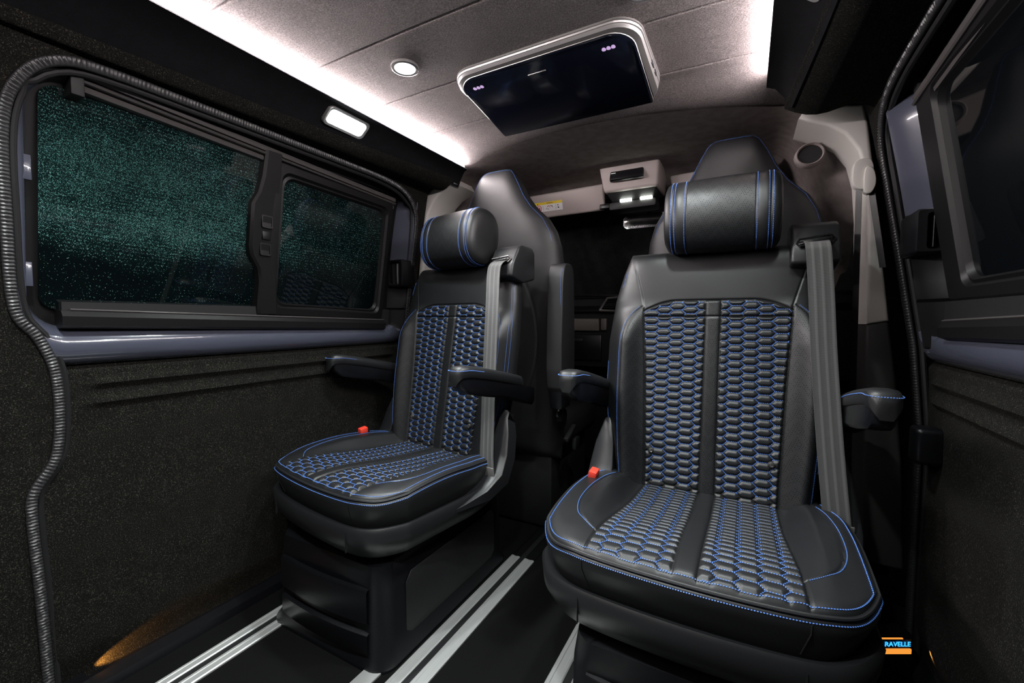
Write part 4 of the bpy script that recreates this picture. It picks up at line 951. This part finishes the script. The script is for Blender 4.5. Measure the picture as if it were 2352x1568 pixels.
mb=MB(); mb.tube([(-.145,-.03,.908),(-.105,-.03,.968),(-.02,-.03,.975),(.02,-.03,.95),(.0,-.03,.90),(-.145,-.03,.908)],.006,6,cap=True); vt=mb.out('vent_frame','silver',t,angle=60)
mb=MB()
for k in range(6): mb.box((-.07,-.018,.912+k*.010),(.11,.014,.0025))
mb.out('vent_slats','plastic',vt)
mb=MB(); mb.box((-.40,.0,.72),(.52,.02,.13),.006); gb=mb.out('glovebox_lid','gloss',t,angle=30)
mb=MB(); mb.box((-.28,-.012,.755),(.09,.012,.020),.005); mb.out('glovebox_latch','plastic',gb)
# ---------------- ceiling fittings ----------------
t=empty('ceiling_monitor',(.031,1.092,1.524)); tag(t,'flip-down ceiling monitor with black screen and silver grey shell','monitor')
def mon(w,y0_,y1_,rb,rf,z,tilt=0):
    # rear corners rounded, front nearly square ; rear = towards camera (-y)
    pts=[]
    for (sx_,sy,a0,r) in ((1,1,0,rf),(-1,1,90,rf),(-1,-1,180,rb),(1,-1,270,rb)):
        for k in range(9):
            a=math.radians(a0+90*k/8); cx_=sx_*(w-r); cy_=(y1_-r) if sy>0 else (y0_+r); pts.append((cx_+r*math.cos(a),cy_+r*math.sin(a)))
    return [(x,y,z) for x,y in pts]
def mt(w,y0_,y1_,rb,rf,t0,t1): # tilted ring : depth t0 at the rear, t1 at the front
    return [(x,y,-(t0+(t1-t0)*np.clip((y+.135)/.30,0,1))) for x,y,_ in mon(w,y0_,y1_,rb,rf,0)]
rows=[mt(.246,-.135,.178,.062,.05,.0,.0),mt(.249,-.138,.180,.064,.05,.003,.004),mt(.249,-.138,.180,.064,.05,.0065,.011),mt(.246,-.135,.178,.062,.05,.0072,.013),mt(.246,-.135,.178,.062,.05,.0085,.015),mt(.249,-.138,.180,.064,.05,.0092,.017),mt(.248,-.137,.178,.064,.05,.0125,.023),mt(.245,-.134,.176,.062,.05,.013,.025),mt(.245,-.134,.176,.062,.05,.0145,.027),mt(.247,-.136,.177,.064,.05,.015,.029),mt(.244,-.132,.172,.060,.04,.020,.044),mt(.237,-.128,.160,.057,.03,.0235,.058),mt(.234,-.127,.150,.056,.02,.0245,.062)]
mb=MB(); mb.loft(rows[:11],cap=True); mb.out('rim','shell',t,angle=25)
mb=MB(); mb.loft(rows[10:]); mb.out('shell','shelldark',t,angle=25)
def tl(P,dz): return [(x,y,-(.0245+(.066-.0245)*np.clip((y+.13)/.27,0,1.1))+dz) for x,y,z in P]
b=mon(.2305,-.124,.145,.055,.004,0)
mb=MB(); mb.loft([tl(b,.003),tl(b,-.002),tl([(x*.99,y*.985,z) for x,y,z in b],-.0035)]); sc=mb.out('screen','screen',t,angle=30)
mb=MB(); mb.tube([(x,y,z) for x,y,z in tl(mon(.232,-.1255,.140,.056,.004,0),-.0005)],.0013,6,closed=True); mb.out('screen_edge','silver',t)
for sg in (-1,1):
    for k in range(3):
        mb=MB(); x_=sg*.178+(k-1)*.011-.004; p=tl([(x_,-.088,0)],-.0035)[0]
        mb.loft([[(p[0]+.0050*r*math.cos(a),p[1]+.0065*r*math.sin(a),p[2]-d) for a in np.linspace(0,2*math.pi,14,endpoint=False)] for r,d in ((1,-.001),(1,.0006),(.6,.001))]); mb.out('infrared_led','ir_em',sc)
mb=MB(); p=tl([(-.012,-.080,0)],-.004)[0]; mb.box((p[0],p[1],p[2]),(.050,.004,.002),.0009); mb.out('badge_bar','silver',sc)
for yy,ll,zz in ((.045,.026,-.022),(.085,.020,-.024)):
    mb=MB(); mb.box((.2465,yy,zz),(.004,ll,.010),.001); mb.out('card_socket','dark',t)
def downlight(x,y,z,label,parent_group,seen=True):
    t=empty('ceiling_downlight',(x,y,z)); tag(t,label,'ceiling light',parent_group)
    A=np.linspace(0,2*math.pi,40,endpoint=False)
    mb=MB(); mb.loft([[(r*math.cos(a),r*math.sin(a),d) for a in A] for r,d in ((.034,.004),(.036,.0),(.0355,-.004),(.030,-.0055),(.0265,-.004),(.026,.002))],cap=False); mb.out('trim_ring','shell',t,angle=50)
    mb=MB(); mb.loft([[(r*math.cos(a),r*math.sin(a),d) for a in A] for r,d in ((.0262,.0015),(.0262,-.0005),(.018,-.0022))]); mb.out('lens','white_em',t)
    return t
def lamp_light(t,en,size=.045,rot=(0,0,0),col=(.93,1,.99),spread=125):
    ld=bpy.data.lights.new('lamp_light','AREA'); ld.shape='DISK'; ld.size=size; ld.energy=en; ld.color=col; ld.spread=math.radians(spread)
    lo=bpy.data.objects.new('lamp_light',ld); COL.objects.link(lo); lo.parent=t; lo.location=(0,0,-.008); lo.rotation_euler=rot
lamp_light(downlight(-.294,.875,1.518,'round lit ceiling downlight left of the ceiling monitor','round downlights in the felt ceiling'),DOWN_W)
lamp_light(downlight(.303,.895,1.518,'round ceiling downlight cut by the top edge, right of the monitor','round downlights in the felt ceiling'),DOWN_W)
lamp_light(downlight(-.294,.20,1.518,'round ceiling downlight behind the viewer on the left','round downlights in the felt ceiling'),REAR_W)
lamp_light(downlight(.303,.20,1.518,'round ceiling downlight behind the viewer on the right','round downlights in the felt ceiling'),REAR_W)
def cove_lamp(s,y,label):
    # sits in the sloping cove panel ; local z is the panel normal
    o=xo(y); x=.53+(o-.53)*.52; z=1.460
    t=empty('courtesy_lamp',(s*x,y,z)); tag(t,label,'courtesy light','rectangular courtesy lamps in the black coves')
    ang=math.atan2(.075,o-.53); t.rotation_euler=(0,s*ang,0)
    pts=rrect(0,0,.062,.150,.016,5)
    mb=MB(); mb.loft([[(x_*k,y_*(1-(1-k)*.45),d) for x_,y_ in pts] for k,d in ((1,.004),(1.0,-.003),(.93,-.006),(.72,-.004),(.70,.0))],cap=False); mb.out('lamp_bezel','shell',t,angle=50)
    mb=MB(); mb.loft([[(x_*.70,y_*.86,d) for x_,y_ in pts] for d in (.001,-.0035)]); mb.out('lens','white_em',t)
    lamp_light(t,.9,.07)
cove_lamp(-1,.930,'rectangular lit courtesy lamp in the black cove above the left window')
cove_lamp(1,.905,'rectangular courtesy lamp in the black cove at the top edge on the right')
